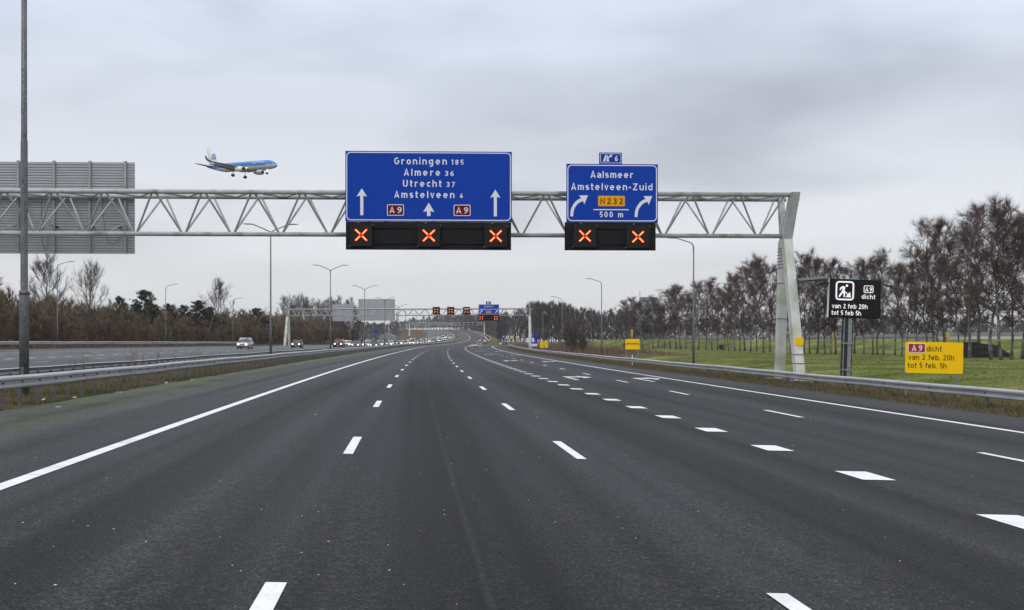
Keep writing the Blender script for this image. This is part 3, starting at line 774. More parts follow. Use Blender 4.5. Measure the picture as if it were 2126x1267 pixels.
# --- exit sign over the two exit lanes
X2 = (1270 - HX) * 61.2 / F; Y2 = beam_y(X2) - 1.4; d2 = Y2
p = Px(1270, 401, d2)
s2 = empty('exit_sign', (X2, Y2, EYE + (HY - 401) * d2 / F), 'blue exit sign with two bent white arrows and an amber road number', 'road sign', None, RZ)
panel(s2, p, 1175.8, 340.8, 1366.5, 461.6, M['blue'])
sg(s2, p, 'Aalsmeer', 1225.9, 1315, 369.7, 14.2); sg(s2, p, 'Amstelveen-Zuid', 1185.5, 1355, 395, 14.2)
shield(s2, p, 1241.7, 407, 1297.6, 428.4, M['orange'], None, -.001, 'N232', M['ink'], 1246.5, 1293.5, 424, 12)
b = MB(); b.box((p.x(1232), -.01, p.z(436.6)), (p.x(1305.9), .0, p.z(434.6))); b.build('rule_line', M['signwhite'], s2)
sg(s2, p, '500 m', 1245, 1293.7, 451.4, 11.8, 'distance')
arrow_curve(s2, p, 1186.8, 449.8, -.001); arrow_curve(s2, p, 1321, 450.6, -.001)
b = MB(); b.box((p.x(1244), 0.0, p.z(340.5)), (p.x(1291.5), .08, p.z(317))); pl = b.build('exit_number_plate', M['blue'], s2)
b = MB(); frame_ring(b, p.x(1246), p.z(339), p.x(1289.8), p.z(318.8), 2.5 * p.s, 1.0 * p.s, -.01, .001); b.build('border', M['signwhite'], pl)
text(pl, 'exit_number', '6', p.x(1275.5), p.x(1284), p.z(334.6), 10.8 * p.s, -.006, M['signwhite'], .17)
b = MB()
for q in (((1251.5, 335.5), (1256.8, 335.5), (1259.6, 322.5), (1256.4, 322.5)), ((1259, 335.5), (1265, 335.5), (1261.8, 322.5), (1260.6, 322.5)), ((1261.5, 330), (1262.5, 326.8), (1268, 322.8), (1269.8, 324.8)), ((1264.8, 322), (1271.8, 321), (1269.6, 327.6))):
    pts = [(p.x(a), p.z(c)) for a, c in q]
    ar = sum(pts[i][0] * pts[(i + 1) % len(pts)][1] - pts[(i + 1) % len(pts)][0] * pts[i][1] for i in range(len(pts)))
    b.prism(pts if ar > 0 else pts[::-1], -.012, -.001)
b.build('exit_symbol', M['signwhite'], pl)
X3 = (1267 - HX) * d2 / F
signal_board(1267, 490.5, d2, RZ, 0, (1172.3, 462, 1361.8, 520), [(1189.6, 467, 1237, 514), (1299.5, 468.5, 1347.5, 515.5)], 'black board with two red cross lane signals under the exit sign', 11.6, (X3, Y2, EYE + (HY - 490.5) * d2 / F))
# --- back of the sign for the oncoming traffic
d3 = 62.75; cx = 138; p = Px(cx, 431, d3)
s3 = empty('road_sign', ((cx - HX) * d3 / F, d3, EYE + (HY - 431) * d3 / F), 'grey ribbed back of a large sign facing the oncoming traffic, hung behind the truss', 'road sign', None, RZ)
b = MB(); zlo, zhi = p.z(526.5), p.z(336.5); n = 34; hh = (zhi - zlo) / n
prof = []
for i in range(n):
    z = zlo + i * hh
    prof += [(.03, z), (0.0, z + hh * .10), (0.0, z + hh * .80), (.03, z + hh * .86), (.065, z + hh * .90), (.065, z + hh * .985)]
xa, xb_ = p.x(-150), p.x(277)
b.loft([[(xa, y, z) for y, z in prof], [(xb_, y, z) for y, z in prof]], cap=False, closed=False)
b.face([(xb_, .13, zlo), (xa, .13, zlo), (xa, .13, zhi), (xb_, .13, zhi)]); b.face([(xb_, 0.0, zlo), (xb_, .13, zlo), (xb_, .13, zhi), (xb_, 0.0, zhi)]); b.face([(xa, .05, zhi), (xb_, .05, zhi), (xb_, .13, zhi), (xa, .13, zhi)])
b.build('panel', M['alu'], s3)
for xx in (-106, -33, 40, 113.3, 186.6, 259.5):
    b = MB(); b.box((p.x(xx - 2.1), -.13, p.z(526.2)), (p.x(xx + 2.1), .0, p.z(334.5))); b.box((p.x(xx + 2.1), -.03, p.z(526.2)), (p.x(xx + 3.2), .0, p.z(334.5)))
    rb_ = b.build('rib', M['alu_rib'], s3)
    k = MB(); k.tube([(p.x(xx - 3), -.12, p.z(466)), (p.x(xx - 14), -1.2, p.z(481))], .045, 6); k.build('strut', M['brace'], rb_)
for pts in (((215, 405), (213, 430), (218, 480), (226, 505), (236, 507.5), (247, 498), (250, 490)), ((89, 405), (88, 470), (90, 505), (97, 521), (101, 510), (102, 490))):
    b = MB(); b.tube([(p.x(a), -.10, p.z(c)) for a, c in pts], .012, 5); b.build('cable', M['bolt'], s3, True)
b = MB()
for xx in (122, 195, 250): b.box((p.x(xx - 2.2), -.35, p.z(475)), (p.x(xx + 2.2), -.12, p.z(471)))
b.build('cable_box', M['bolt'], s3)

# ------------------------------------------------------------------ far gantries
D2 = 262
def far_sign_back(x0, y0, x1, y1, d, label, ribs):
    cx, cy = (x0 + x1) / 2, (y0 + y1) / 2; p = Px(cx, cy, d); c = at(cx, cy, d)
    r_ = empty('road_sign', c, label, 'road sign')
    b = MB(); b.box((p.x(x0), 0, p.z(y1)), (p.x(x1), .15, p.z(y0))); b.build('panel', M['alu'], r_)
    for k in range(ribs):
        xx = x0 + (x1 - x0) * (k + .22) / (ribs - .56)
        b = MB(); b.box((p.x(xx - .5), -.12, p.z(y1)), (p.x(xx + .5), -.002, p.z(y0))); b.build('rib', M['brace'], r_)
g2p = at(1101, 716, 258); g2z = T(g2p.x, 258) + .1
gantry((g2p.x, 258, g2z), R(-6.0), -57.5, EYE + (HY - 641.2) * 258 / F, EYE + (HY - 654.5) * 258 / F, 2.66, -10, .9, .13, 'distant white truss gantry with three square red cross signals, crossing both carriageways', simple=True)
far_sign_back(690.5, 632, 733.5, 667, 272, 'smaller grey sign back on the distant gantry, left one', 3)
far_sign_back(744, 621, 820, 666, 270, 'larger grey sign back on the distant gantry beside the double lamp', 5)
for cx, lab in ((905.8, 'leftmost'), (935.7, 'middle'), (968.5, 'rightmost')):
    d = 258.6; c = at(cx, 645.4, d); p = Px(cx, 645.4, d)
    r_ = empty('lane_signal', c, lab + ' of the three square red cross signals on the distant gantry', 'lane signal', 'single lane signals on the distant gantry')
    b = MB(); b.box((p.x(cx - 7.5), 0, p.z(653.4)), (p.x(cx + 7.5), .35, p.z(637.4))); bo = b.build('signal_box', M['box'], r_)
    red_cross(bo, p, cx, 645.4, 3.9, -.004, .8)
d = 256.5; p = Px(1015, 642, d)
s4 = empty('exit_sign', at(1015, 642, d), 'small distant blue exit sign on the second gantry', 'road sign')
panel(s4, p, 993.5, 632, 1036.3, 653, M['blue'], bw=.5, rad=1.6, ins=.4)
b = MB(); b.box((p.x(1009), 0, p.z(631.8)), (p.x(1019.2), .08, p.z(626.2))); e4 = b.build('exit_number_plate', M['blue'], s4)
b = MB(); b.prism([(p.x(a), p.z(c)) for a, c in ((1011, 630.8), (1012.5, 630.8), (1013.4, 627.6), (1012.2, 627.6))], -.012, -.001); b.prism([(p.x(a), p.z(c)) for a, c in ((1013.4, 630.8), (1014.8, 630.8), (1014.4, 627.6), (1013.6, 627.6))], -.012, -.001); b.build('exit_symbol', M['signwhite'], e4)
text(e4, 'exit_number', '6', p.x(1015.8), p.x(1017.6), p.z(630.4), 2.6 * p.s, -.006, M['signwhite'], .17)
sg(s4, p, 'Aalsmeer', 1004.5, 1025, 638, 3.1); sg(s4, p, 'Amstelveen-Zuid', 995.6, 1034.2, 643.8, 3.1)
shield(s4, p, 1008.3, 645.8, 1021, 650.6, M['orange'], None, -.001, 'N232', M['ink'], 1009.6, 1019.8, 649.6, 2.8)
for ax in (996, 1027.5):
    b = MB(); q = [(ax, 649.4), (ax + 1.1, 650.4), (ax + 4.6, 646.6), (ax + 5.6, 647.6), (ax + 6.2, 643.9), (ax + 2.5, 644.6), (ax + 3.6, 645.6)]
    b.prism([(p.x(a), p.z(c)) for a, c in q], -.012, -.001); b.build('arrow', M['signwhite'], s4)
signal_board(1015, 659.6, d, 0, 0, (993, 653.3, 1036, 666), [(995, 655, 1003.5, 664.5), (1025.3, 655, 1033.8, 664.5)], 'small black board with two red crosses under the distant exit sign', 3.4, at(1015, 659.6, d))
# third gantry, far up the climb
d = 880; g3 = at(1005.5, 692, d)
gantry((g3.x, d, T(g3.x, d)), R(-2), -59, EYE + (HY - 670.2) * d / F, EYE + (HY - 674.6) * d / F, 2.8, -10, .9, .22, 'farthest gantry with tiny red lights where the motorway climbs away', simple=True)
for cx, lit in ((958.8, 1), (967.8, 1), (977.6, 1), (986.6, 0)):
    p = Px(cx, 672.2, d - 2); c = at(cx, 672.2, d - 2)
    r_ = empty('lane_signal', c, ('tiny red lit' if lit else 'tiny unlit grey') + ' lane signal on the farthest gantry' + (', ' + {958.8: 'left', 967.8: 'middle', 977.6: 'right'}[cx] + ' of three' if lit else ''), 'lane signal', 'lane signals on the farthest gantry')
    b = MB(); b.box((p.x(cx - 2.1), 0, p.z(674.4)), (p.x(cx + 2.1), .3, p.z(670))); bo = b.build('signal_box', M['box'], r_)
    if lit: red_cross(bo, p, cx, 672.2, 1.35, -.004)

# ------------------------------------------------------------------ lamp posts
def arm_mesh(s, h, single):
    pts = [(0, h - .6), (0.02, h), (.10, h + .18), (.28, h + .30), (1.35, h + .62)] if single else [(0, h - .4), (.06, h + .02), (.6, h + .27), (1.35, h + .58)]
    b = MB(); b.tube([(s * x, 0, z) for x, z in pts], [.05, .048, .045, .042, .036][:len(pts)], 8)
    return b, pts[-1]
def lantern_mesh(s, x, z):
    b = MB(); rings = []
    for t, wd, th in ((0, .05, .04), (.12, .10, .055), (.45, .15, .06), (.75, .12, .04), (.86, .05, .02)):
        cx_ = s * (x - .03 + t); cz = z + .01 + .03 * t
        rings.append([Vector((cx_, wd * math.cos(a), cz + th * math.sin(a) * (1 if math.sin(a) > 0 else .55))) for a in [2 * PI * k / 10 for k in range(10)]])
    b.loft(rings); return b
def lamp(loc, h, sides, label, group, rz=0, r0=.10, big=False):
    root = empty('street_lamp', loc, label, 'street lamp', group, rz)
    b = MB()
    if big:
        b.tube([(0, 0, -.4), (0, 0, 3.05), (0, 0, 3.16), (0, 0, 7.55), (0, 0, 7.65), (0, 0, h)], [.142, .136, .105, .100, .087, .078], 20)
        b.tube([(0, 0, 3.0), (0, 0, 3.12)], .143, 20)
    else:
        b.tube([(0, 0, -.4), (0, 0, 2.9), (0, 0, 3.0), (0, 0, h)], [r0, r0 * .95, r0 * .72, r0 * .5], 10)
    b.build('pole', M['galv_spot' if big else 'galv_dark'], root, True)
    if big:
        b = MB(); b.box((-.05, -.146, .35), (.05, -.125, .85)); b.build('hatch', M['galv_dark'], root)
    for s in sides:
        b, (x, z) = arm_mesh(s, h, len(sides) == 1); a = b.build('arm', M['galv_dark'], root, True)
        lantern_mesh(s, x, z).build('lantern', M['galv_dark'], root, True)
    return root
LG = 'lamp posts along the motorway'
pz = T(-14.55, 33.4)
lamp((-14.55, 33.4, pz), 12.9, (1, -1), 'thick galvanised lamp pole at the far left, standing between the two nearest guard rails', LG, 0, big=True)
def lamp_at(d, o, sides, lab, h=10.2): 
    return lamp((xr(d) + o, d, T(xr(d) + o, d)), h, sides, lab, LG, math.atan(-_sl(d)))
def solve_o(px, d): return (px - HX) * d / F - xr(d)
for i, (px, d, lab) in enumerate(((562, 88, 'twin armed lamp post between the guard rails, in front of the truss beam'), (686, 136, 'twin armed lamp post in front of the larger distant sign back, second of its row'), (757, 186, 'twin armed lamp post in the central reservation, third of its row'), (799, 232, 'twin armed lamp post in the central reservation, fourth of its row'), (828, 278, 'twin armed lamp post in the central reservation, fifth of its row'))):
    lamp_at(d, solve_o(px, d), (-1, 1), lab)
for d in (325, 372, 420, 470, 520, 575, 630, 690): lamp_at(d, -11.6, (-1, 1), 'small twin armed lamp post far down the central reservation')
for px, d, lab in ((119, 140, 'single armed lamp post before the brown wood, leftmost one'), (344, 193, 'single armed lamp post before the brown wood, between the dark evergreens'), (484, 250, 'single armed lamp post before the brown wood above the silver car'), (551, 305, 'farthest single armed lamp post before the brown wood')):
    lamp_at(d, solve_o(px, d), (1,), lab, 10.3)
for px, d, lab in ((1440, 90, 'tall single armed lamp post whose top touches the truss beam, before the birches'), (1249, 148, 'single armed lamp post on the right verge left of the birches'), (1167, 208, 'single armed lamp post beside the round brown bush'), (1127, 265, 'single armed lamp post right of the distant gantry leg')):
    lamp_at(d, solve_o(px, d), (-1,), lab, 9.9)
for px, d in ((1086, 560), (1052, 640), (1162, 520)):
    lamp_at(d, solve_o(px, d), (-1,), 'small far lamp post before the grey wood beyond the exit', 9.9)

# ------------------------------------------------------------------ temporary signs on the right
d = 60; cxp, cyp = 1775, 620.5; p = Px(cxp, cyp, d); xg = (1763 - HX) * d / F; zg = T(xg, d) + .1
v = empty('message_sign', at(cxp, cyp, d), 'black electronic sign on a grey post with white lit text and road works symbol', 'road sign', None, rot=(0, R(1.9), R(-1.5)))
b = MB(); b.box((p.x(1721.5), 0, p.z(660.5)), (p.x(1828.5), .32, p.z(580.5))); vb = b.build('screen', M['black'], v)
bv = vb.modifiers.new('bevel', 'BEVEL'); bv.width = .02
b = MB(); b.box((p.x(1721.5) - .02, -.008, p.z(660.5)), (p.x(1721.5) - .002, .31, p.z(580.0))); b.build('side_panel', M['signwhite'], v)
def vt(s, x0, x1, yb, cap): text(v, 'screen_text', s, p.x(x0), p.x(x1), p.z(yb), cap * p.s, -.008, M['led_white'], .155)
vt('van 2 feb 20h', 1728, 1801.5, 641.3, 9.6); vt('tot 5 feb 5h', 1727.5, 1788.5, 655.2, 9.6); vt('dicht', 1788.5, 1817, 620.2, 9.4)
b = MB(); frame_ring(b, p.x(1792.4), p.z(607.6), p.x(1812.4), p.z(592.2), 3 * p.s, 1.5 * p.s, -.012, 0); rs = b.build('route_shield', M['led_white'], v)
text(rs, 'lettering', 'A9', p.x(1795.5), p.x(1809.8), p.z(604.9), 9.2 * p.s, -.006, M['led_white'], .17)
b = MB(); frame_ring(b, p.x(1734.6), p.z(624.3), p.x(1772.6), p.z(584.6), 7 * p.s, 3.3 * p.s, -.012, 0)
def pgn(pts):
    q = [(p.x(a), p.z(c)) for a, c in pts]
    ar = sum(q[i][0] * q[(i + 1) % len(q)][1] - q[(i + 1) % len(q)][0] * q[i][1] for i in range(len(q)))
    b.prism(q if ar > 0 else q[::-1], -.012, -.001)
rw = b.build('symbol_frame', M['led_white'], v)
b = MB()
pgn([(1757.6 + 2.6 * math.cos(a), 594 + 2.6 * math.sin(a)) for a in [2 * PI * k / 10 for k in range(10)]])
pgn([(1754.5, 596.5), (1749, 594.8), (1744.5, 597.5), (1742.3, 603), (1744.6, 604), (1747, 599.5), (1749, 600.5), (1746.4, 608), (1743.6, 611), (1740.8, 617.4), (1743.8, 618), (1747.6, 612), (1750.2, 608.5), (1751.5, 612), (1750.8, 617.6), (1754, 617.2), (1754.4, 609.8), (1753, 603.5)])
pgn([(1752.5, 604), (1760.5, 611), (1759.4, 612.4), (1751.6, 605.6)])
pgn([(1755, 617.8), (1764.3, 606.5), (1766.6, 618)])
b.build('road_works_symbol', M['led_white'], v)
b = MB()
for x0, x1 in ((1754.8, 1757.2), (1763.8, 1772)):
    b.box((p.x(x0), .10, p.z(802)), (p.x(x1), .10 + .28, p.z(660.4)))
b.build('post', M['galv'], v)
b = MB(); b.box((p.x(1757.2), .06, p.z(802)), (p.x(1763.8), .2, p.z(660.4))); b.box((p.x(1772), .12, p.z(802)), (p.x(1774.2), .3, p.z(660.4))); b.box((p.x(1752.6), .12, p.z(802)), (p.x(1754.8), .3, p.z(660.4))); b.build('post_channel', M['grille'], v)
for zz_ in (714, 769):
    b = MB(); b.box((p.x(1752), .02, p.z(zz_ + 1)), (p.x(1776), .095, p.z(zz_ - 2))); b.build('clamp', M['galv'], v)
for x0, x1, zl, zr_2, yo in ((1666, 1722, 587.8, 582.5, .2), (1828.6, 1854, 588.4, 594.5, .2), (1698, 1721, 597.6, 591, .0)):
    b = MB(); th = .05
    dep = 1.5 if yo else .5
    b.loft([[(p.x(x0), yo, p.z(zl)), (p.x(x0), yo + dep, p.z(zl) + .12 * dep), (p.x(x0), yo + dep, p.z(zl) + .12 * dep + th), (p.x(x0), yo, p.z(zl) + th)], [(p.x(x1), yo, p.z(zr_2) - .05), (p.x(x1), yo + dep, p.z(zr_2) + .12 * dep), (p.x(x1), yo + dep, p.z(zr_2) + .12 * dep + .1), (p.x(x1), yo, p.z(zr_2) + .09)]])
    b.build('solar_wing' if yo else 'bracket', M['grille'], v)
b = MB(); b.box((p.x(1768), .1, p.z(580.4)), (p.x(1784), .25, p.z(577.5))); b.box((p.x(1770), .12, p.z(577.5)), (p.x(1781), .22, p.z(573))); b.tube([(p.x(1779), .17, p.z(575)), (p.x(1785), .17, p.z(571.5))], .03, 6); b.build('sensor', CARP['pale_blue'], v)
b = MB(); b.box((xg - 1.25, d - .55, zg - .4), (xg + 1.25, d + .65, zg + .16)); bo = b.build('ballast_block', M['concrete']); tag(bo, 'low concrete block at the foot of the black message sign', 'concrete block')
bv = bo.modifiers.new('bevel', 'BEVEL'); bv.width = .04
# yellow closure sign
d = 44.5; p = Px(1939.5, 743, d)
v = empty('closure_sign', at(1939.5, 743, d), 'yellow road closure sign with three lines of black text and a red shield', 'road sign', None, rot=(0, R(1.2), R(-3)))
b = MB(); b.prism(rounded(p.x(1881), p.z(775.5), p.x(1998.5), p.z(710.5), .05), 0, .05); b.build('panel', M['yellow'], v)
shield(v, p, 1885.3, 713.5, 1921.6, 733.2, M['red_shield'], M['signwhite'], -.001, 'A9', M['signwhite'], 1893, 1914.5, 729.6, 12.2, bold=.17)
for s, x0, x1, yb in (('dicht', 1923.5, 1955, 730), ('van 2 feb. 20h', 1886.5, 1980, 748), ('tot 5 feb. 5h', 1885.5, 1965, 765)): text(v, 'lettering', s, p.x(x0), p.x(x1), p.z(yb), 11.2 * p.s, -.006, M['ink'], .13)
for xx in (1884, 1991):
    b = MB(); b.box((p.x(xx - 1.8), .055, p.z(840)), (p.x(xx + 1.8), .125, p.z(712))); b.build('post', M['galv'], v)
def small_yellow(x0, y0, x1, y1, d, label, lines, name='detour_sign'):
    cx, cy = (x0 + x1) / 2, (y0 + y1) / 2; p = Px(cx, cy, d); c = at(cx, cy, d)
    v = empty(name, c, label, 'road sign'); b = MB(); b.box((p.x(x0), 0, p.z(y1)), (p.x(x1), .05, p.z(y0))); b.build('panel', M['yellow'], v)
    for s, a, e, yb, cap in lines: text(v, 'lettering', s, p.x(a), p.x(e), p.z(yb), cap * p.s, -.006, M['ink'], .15)
    zg = T(c.x, d) - c.z
    for xx in (x0 + 2.5, x1 - 2.5):
        b = MB(); b.box((p.x(xx) - .04, .052, zg - .3), (p.x(xx) + .04, .12, p.z(y0))); b.build('post', M['galv'], v)
small_yellow(1298.2, 704.3, 1328, 725.6, 128, 'yellow detour sign with one black word standing before the birches', [('omleiding', 1299.6, 1326.6, 715.8, 4.6)])
small_yellow(1121, 709, 1138, 722.4, 225, 'small far yellow sign beside the distant gantry leg', [('omleiding', 1124, 1135, 712.4, 1.5), ('A9', 1132, 1136, 714.8, 1.3), ('volg', 1123, 1130, 717, 1.3)])
# kilometre board on the guard rail
def km_board(px, py, d, wd, hd_, label):
    c = at(px, py, d); v = empty('kilometre_board', c, label, 'road sign'); s = d / F
    b = MB(); b.box((-wd / 2 * s, 0, -hd_ / 2 * s), (wd / 2 * s, .03, hd_ / 2 * s)); b.build('panel', M['green'], v)
    b = MB(); b.box((-wd * .36 * s, -.006, .02 * s), (-wd * .02 * s, -.001, hd_ * .36 * s)); b.build('shield', M['red_shield'], v)
    text(v, 'lettering', '22', wd * .06 * s, wd * .4 * s, hd_ * .08 * s, hd_ * .3 * s, -.006, M['signwhite'], .16); text(v, 'lettering', '32,3', -wd * .3 * s, wd * .3 * s, -hd_ * .4 * s, hd_ * .3 * s, -.006, M['signwhite'], .16)
    zg = T(c.x, d) - c.z
    b = MB(); b.tube([(-wd * .62 * s, .03, zg - .2), (-wd * .62 * s, .03, hd_ * .4 * s)], .05, 8); b.build('post', M['signwhite'], v)
    b = MB(); b.tube([(0, .05, zg - .2), (0, .05, hd_ * .3 * s)], .03, 6); b.build('stake', M['galv'], v)
M['green'] = mat('green_board', (.010, .10, .060), .5, 0, (.014, .12, .075), 5, .5)
km_board(1320.5, 739.6, 100, 12.5, 8, 'small green kilometre board behind the guard rail below the yellow detour sign')
km_board(1132, 724.6, 214, 6, 4, 'tiny green kilometre board below the far yellow sign')
# far signs near the exit
def post_sign(x0, y0, x1, y1, d, m, label, name, extra=None, posts=2):
    cx, cy = (x0 + x1) / 2, (y0 + y1) / 2; p = Px(cx, cy, d); c = at(cx, cy, d); v = empty(name, c, label, 'road sign')
    b = MB(); b.box((p.x(x0), 0, p.z(y1)), (p.x(x1), .06, p.z(y0))); b.build('panel', m, v)
    if extra: extra(v, p)
    zg = T(c.x, d) - c.z
    for xx in ((x0 + 1, x1 - 1) if posts == 2 else (cx,)):
        b = MB(); b.tube([(p.x(xx), .1, zg - .3), (p.x(xx), .1, p.z(y0))], .05, 6); b.build('post', M['galv'], v)
    return v
def ex_white(v, p):
    b = MB(); b.prism([(p.x(a), p.z(c)) for a, c in ((1104.6, 710.6), (1109.6, 710), (1108, 701), (1104.4, 702))], -.02, -.002); b.build('white_note', M['signwhite'], v)
    b = MB(); b.prism([(p.x(a), p.z(c)) for a, c in ((1109.8, 710.2), (1112.4, 711), (1108.4, 702.2))], -.02, -.002); b.build('red_stripe', M['red_led2'], v)
    b = MB(); b.box((p.x(1103.4), -.03, p.z(719.4)), (p.x(1115.8), -.001, p.z(714))); b.build('white_plate', M['signwhite'], v)
M['red_led2'] = mat('red_sign_paint', (.55, .03, .03), .5, 0, (.45, .03, .03), 5, .5)
post_sign(1103.4, 700.2, 1115.8, 719.4, 252, M['blue'], 'small blue and white sign at the foot of the distant gantry leg', 'information_sign', ex_white)
post_sign(1097.5, 691, 1114, 702, 330, M['blue'], 'blue sign panel half hidden behind the distant gantry leg', 'road_sign', lambda v, p: text(v, 'lettering', 'A9', p.x(1103.5), p.x(1107.5), p.z(695.4), 1.6 * p.s, -.006, M['signwhite'], .17))
post_sign(1092.8, 702, 1098.4, 711.4, 300, M['signwhite'], 'small white board left of the distant gantry leg', 'white_board')
def ex_arrow(v, p):
    b = MB(); b.prism([(p.x(a), p.z(c)) for a, c in ((1043.4, 700.4), (1044.2, 701.2), (1046.2, 699.2), (1046.9, 699.9), (1047.3, 697.4), (1044.8, 697.7), (1045.5, 698.5))], -.02, -.002); b.build('arrow', M['signwhite'], v)
post_sign(1042, 694.2, 1048.6, 702.3, 455, M['blue'], 'small blue exit arrow sign left of the chevron boards', 'exit_arrow_sign', ex_arrow)
M['cream'] = mat('pale_yellow_chevron_board', (.78, .72, .40), .5, 0, (.70, .66, .36), 5, .5)
for x0, lab in ((1050.5, 'leftmost'), (1059.8, 'middle'), (1071.6, 'rightmost')):
    def ex_chev(v, p, x0=x0):
        for k in (0,):
            q = [(x0 + 1.6, 698.6), (x0 + 3.0, 698.6), (x0 + 4.8, 700.4), (x0 + 3.0, 702.2), (x0 + 1.6, 702.2), (x0 + 3.3, 700.4)]
            b = MB(); b.prism([(p.x(a), p.z(c)) for a, c in q][::-1], -.02, -.002); b.build('chevron', M['maroon'], v)
    o = post_sign(x0, 697.4, x0 + 6, 703.4, 470, M['cream'], lab + ' of the three pale yellow chevron boards on the exit bend', 'chevron_board', ex_chev); o['group'] = 'chevron boards on the exit bend'
d = 480; c = at(1084.6, 699.8, d); v = empty('round_sign', c, 'small round red sign right of the chevron boards', 'road sign'); b = MB(); b.prism([(.42 * math.cos(2 * PI * k / 16), .42 * math.sin(2 * PI * k / 16)) for k in range(16)], 0, .04); b.build('disc', M['red_led2'], v)
b = MB(); b.box((-.28, -.01, -.07), (.28, -.001, .07)); b.build('white_bar', M['signwhite'], v); b = MB(); b.tube([(0, .08, T(c.x, d) - c.z - .2), (0, .08, .3)], .05, 6); b.build('post', M['galv'], v); b = MB(); b.box((-.45, 0, -1.1), (.45, .03, -.65)); b.build('lower_plate', M['signwhite'], v)
# crash cushion and works barrier at the gore
gx = at(1040, 708, 404); gz = T(gx.x, 404) + .05
v = empty('crash_cushion', (gx.x, 404, gz), 'green and white crash cushion with an orange lamp where the exit splits off', 'crash cushion'); b = MB()
b.loft([[(-.9, 0, .1), (.9, 0, .1), (.75, 0, 1.0), (-.75, 0, 1.0)], [(-.9, 5, .1), (.9, 5, .1), (.9, 5, 1.1), (-.9, 5, 1.1)]]); b.build('body', M['green'], v)
b = MB(); b.box((-.7, -.03, .4), (.3, -.002, .85)); b.build('reflector', M['signwhite'], v); b = MB(); b.tube([(.4, .2, 1.0), (.4, .2, 1.5)], .16, 8); b.build('lamp', M['orange'], v)
gz2 = zs(520, 2)
c = at(1008, 700, 560); zb_ = zs(560, c.x - xr(560))
v = empty('works_barrier', (c.x, 560, zb_), 'red and white barrier closing the lanes far ahead', 'barrier')
for k in range(6):
    b = MB(); b.box((-3.4 + k * 1.15, 0, .7), (-3.4 + k * 1.15 + 1.13, .08, 1.15)); b.build('board', M['red_led2'] if k % 2 else M['signwhite'], v)
b = MB(); b.box((-3.2, .085, 0), (-3.1, .14, 1.1)); b.box((3.1, .085, 0), (3.2, .14, 1.1)); b.build('frame', M['galv'], v)
for px_ in (988.5, 991.6, 995):
    c = at(px_, 700, 520); v = empty('traffic_cone', (c.x, 520, zs(520, c.x - xr(520))), 'small red marker cone standing across the closed lanes far ahead', 'traffic cone', 'marker cones across the closed lanes'); b = MB(); b.tube([(0, 0, 0), (0, 0, .06), (0, 0, .061), (0, 0, 1.0)], [.34, .34, .22, .05], 10); b.build('cone', M['red_led2'], v); b = MB(); b.tube([(0, 0, .45), (0, 0, .68)], [.151, .117], 10); b.build('white_band', M['signwhite'], v)

# ------------------------------------------------------------------ airliner
M['plane_blue'] = mat('airliner_blue', (.018, .20, .58), .35, 0, (.015, .18, .52), .3, .5)
M['plane_grey'] = mat('airliner_pale_grey', (.62, .63, .64), .4, 0, (.54, .55, .56), .4, .5)
M['plane_white'] = mat('airliner_white', (.72, .73, .74), .4, 0, (.66, .67, .68), .4, .5)
M['plane_wing'] = mat('airliner_wing_grey', (.26, .27, .28), .45, .1, (.20, .21, .22), .6, .5)
pl = empty('airliner', at(501, 346, 427), 'blue and white passenger jet with lowered wheels flying low above the truss', 'airplane', None, rot=(R(0), R(2.2), R(-34))); pl.scale = (1.06, 1.06, 1.06)
def fus(x):
    """half width, top, bottom at x metres ahead of the middle"""
    n = 18.1
    if x > 13.5:
        t = (x - 13.5) / (n - 13.5); k = math.sqrt(max(0, 1 - t ** 2.1)); return 1.5 * k, -.35 + (2.0) * max(0, 1 - t ** 1.75) ** .75, -.35 - 1.32 * k
    if x < -8:
        t = (-8 - x) / 10.1; return 1.5 * (1 - t ** 1.6 * .82), 1.65 - .75 * t ** 1.8 , -1.67 + 2.15 * t ** 1.25
    return 1.5, 1.65, -1.67
xs_ = [18.1, 18.0, 17.8, 17.4, 16.8, 16, 15, 14, 13.5, 11, 8, 5, 2, -1, -4, -8, -9.5, -11, -12.5, -14, -15.5, -17, -18.1]
NS = 28; rings = []
for x in xs_:
    wd, tp, bt = fus(x); cz = (tp + bt) / 2; hh = (tp - bt) / 2
    rings.append([Vector((x, wd * math.cos(2 * PI * k / NS), cz + hh * math.sin(2 * PI * k / NS))) for k in range(NS)])
def fmf(i, k):
    zc_ = sum(rings[i][k % NS].z + rings[min(i + 1, len(rings) - 1)][(k + 1) % NS].z for _ in (0,)) / 2
    return 0 if zc_ > -.22 else 1
b = MB(); b.loft(rings, mf=fmf); b.build('fuselage', [M['plane_blue'], M['plane_grey']], pl, True)
def wing_solid(secs, m, name, par):
    """secs: (x leading edge, y, z, chord, thickness)"""
    b = MB(); rr = []
    for xl, y, z, c, t in secs:
        prof = [(0, 0), (.04, .5), (.25, 1), (.6, .7), (1, .05), (1, -.05), (.6, -.25), (.25, -.4), (.04, -.3)]
        rr.append([Vector((xl - u * c, y, z + q * t)) for u, q in prof])
    b.loft(rr); return b.build(name, m, par, True)
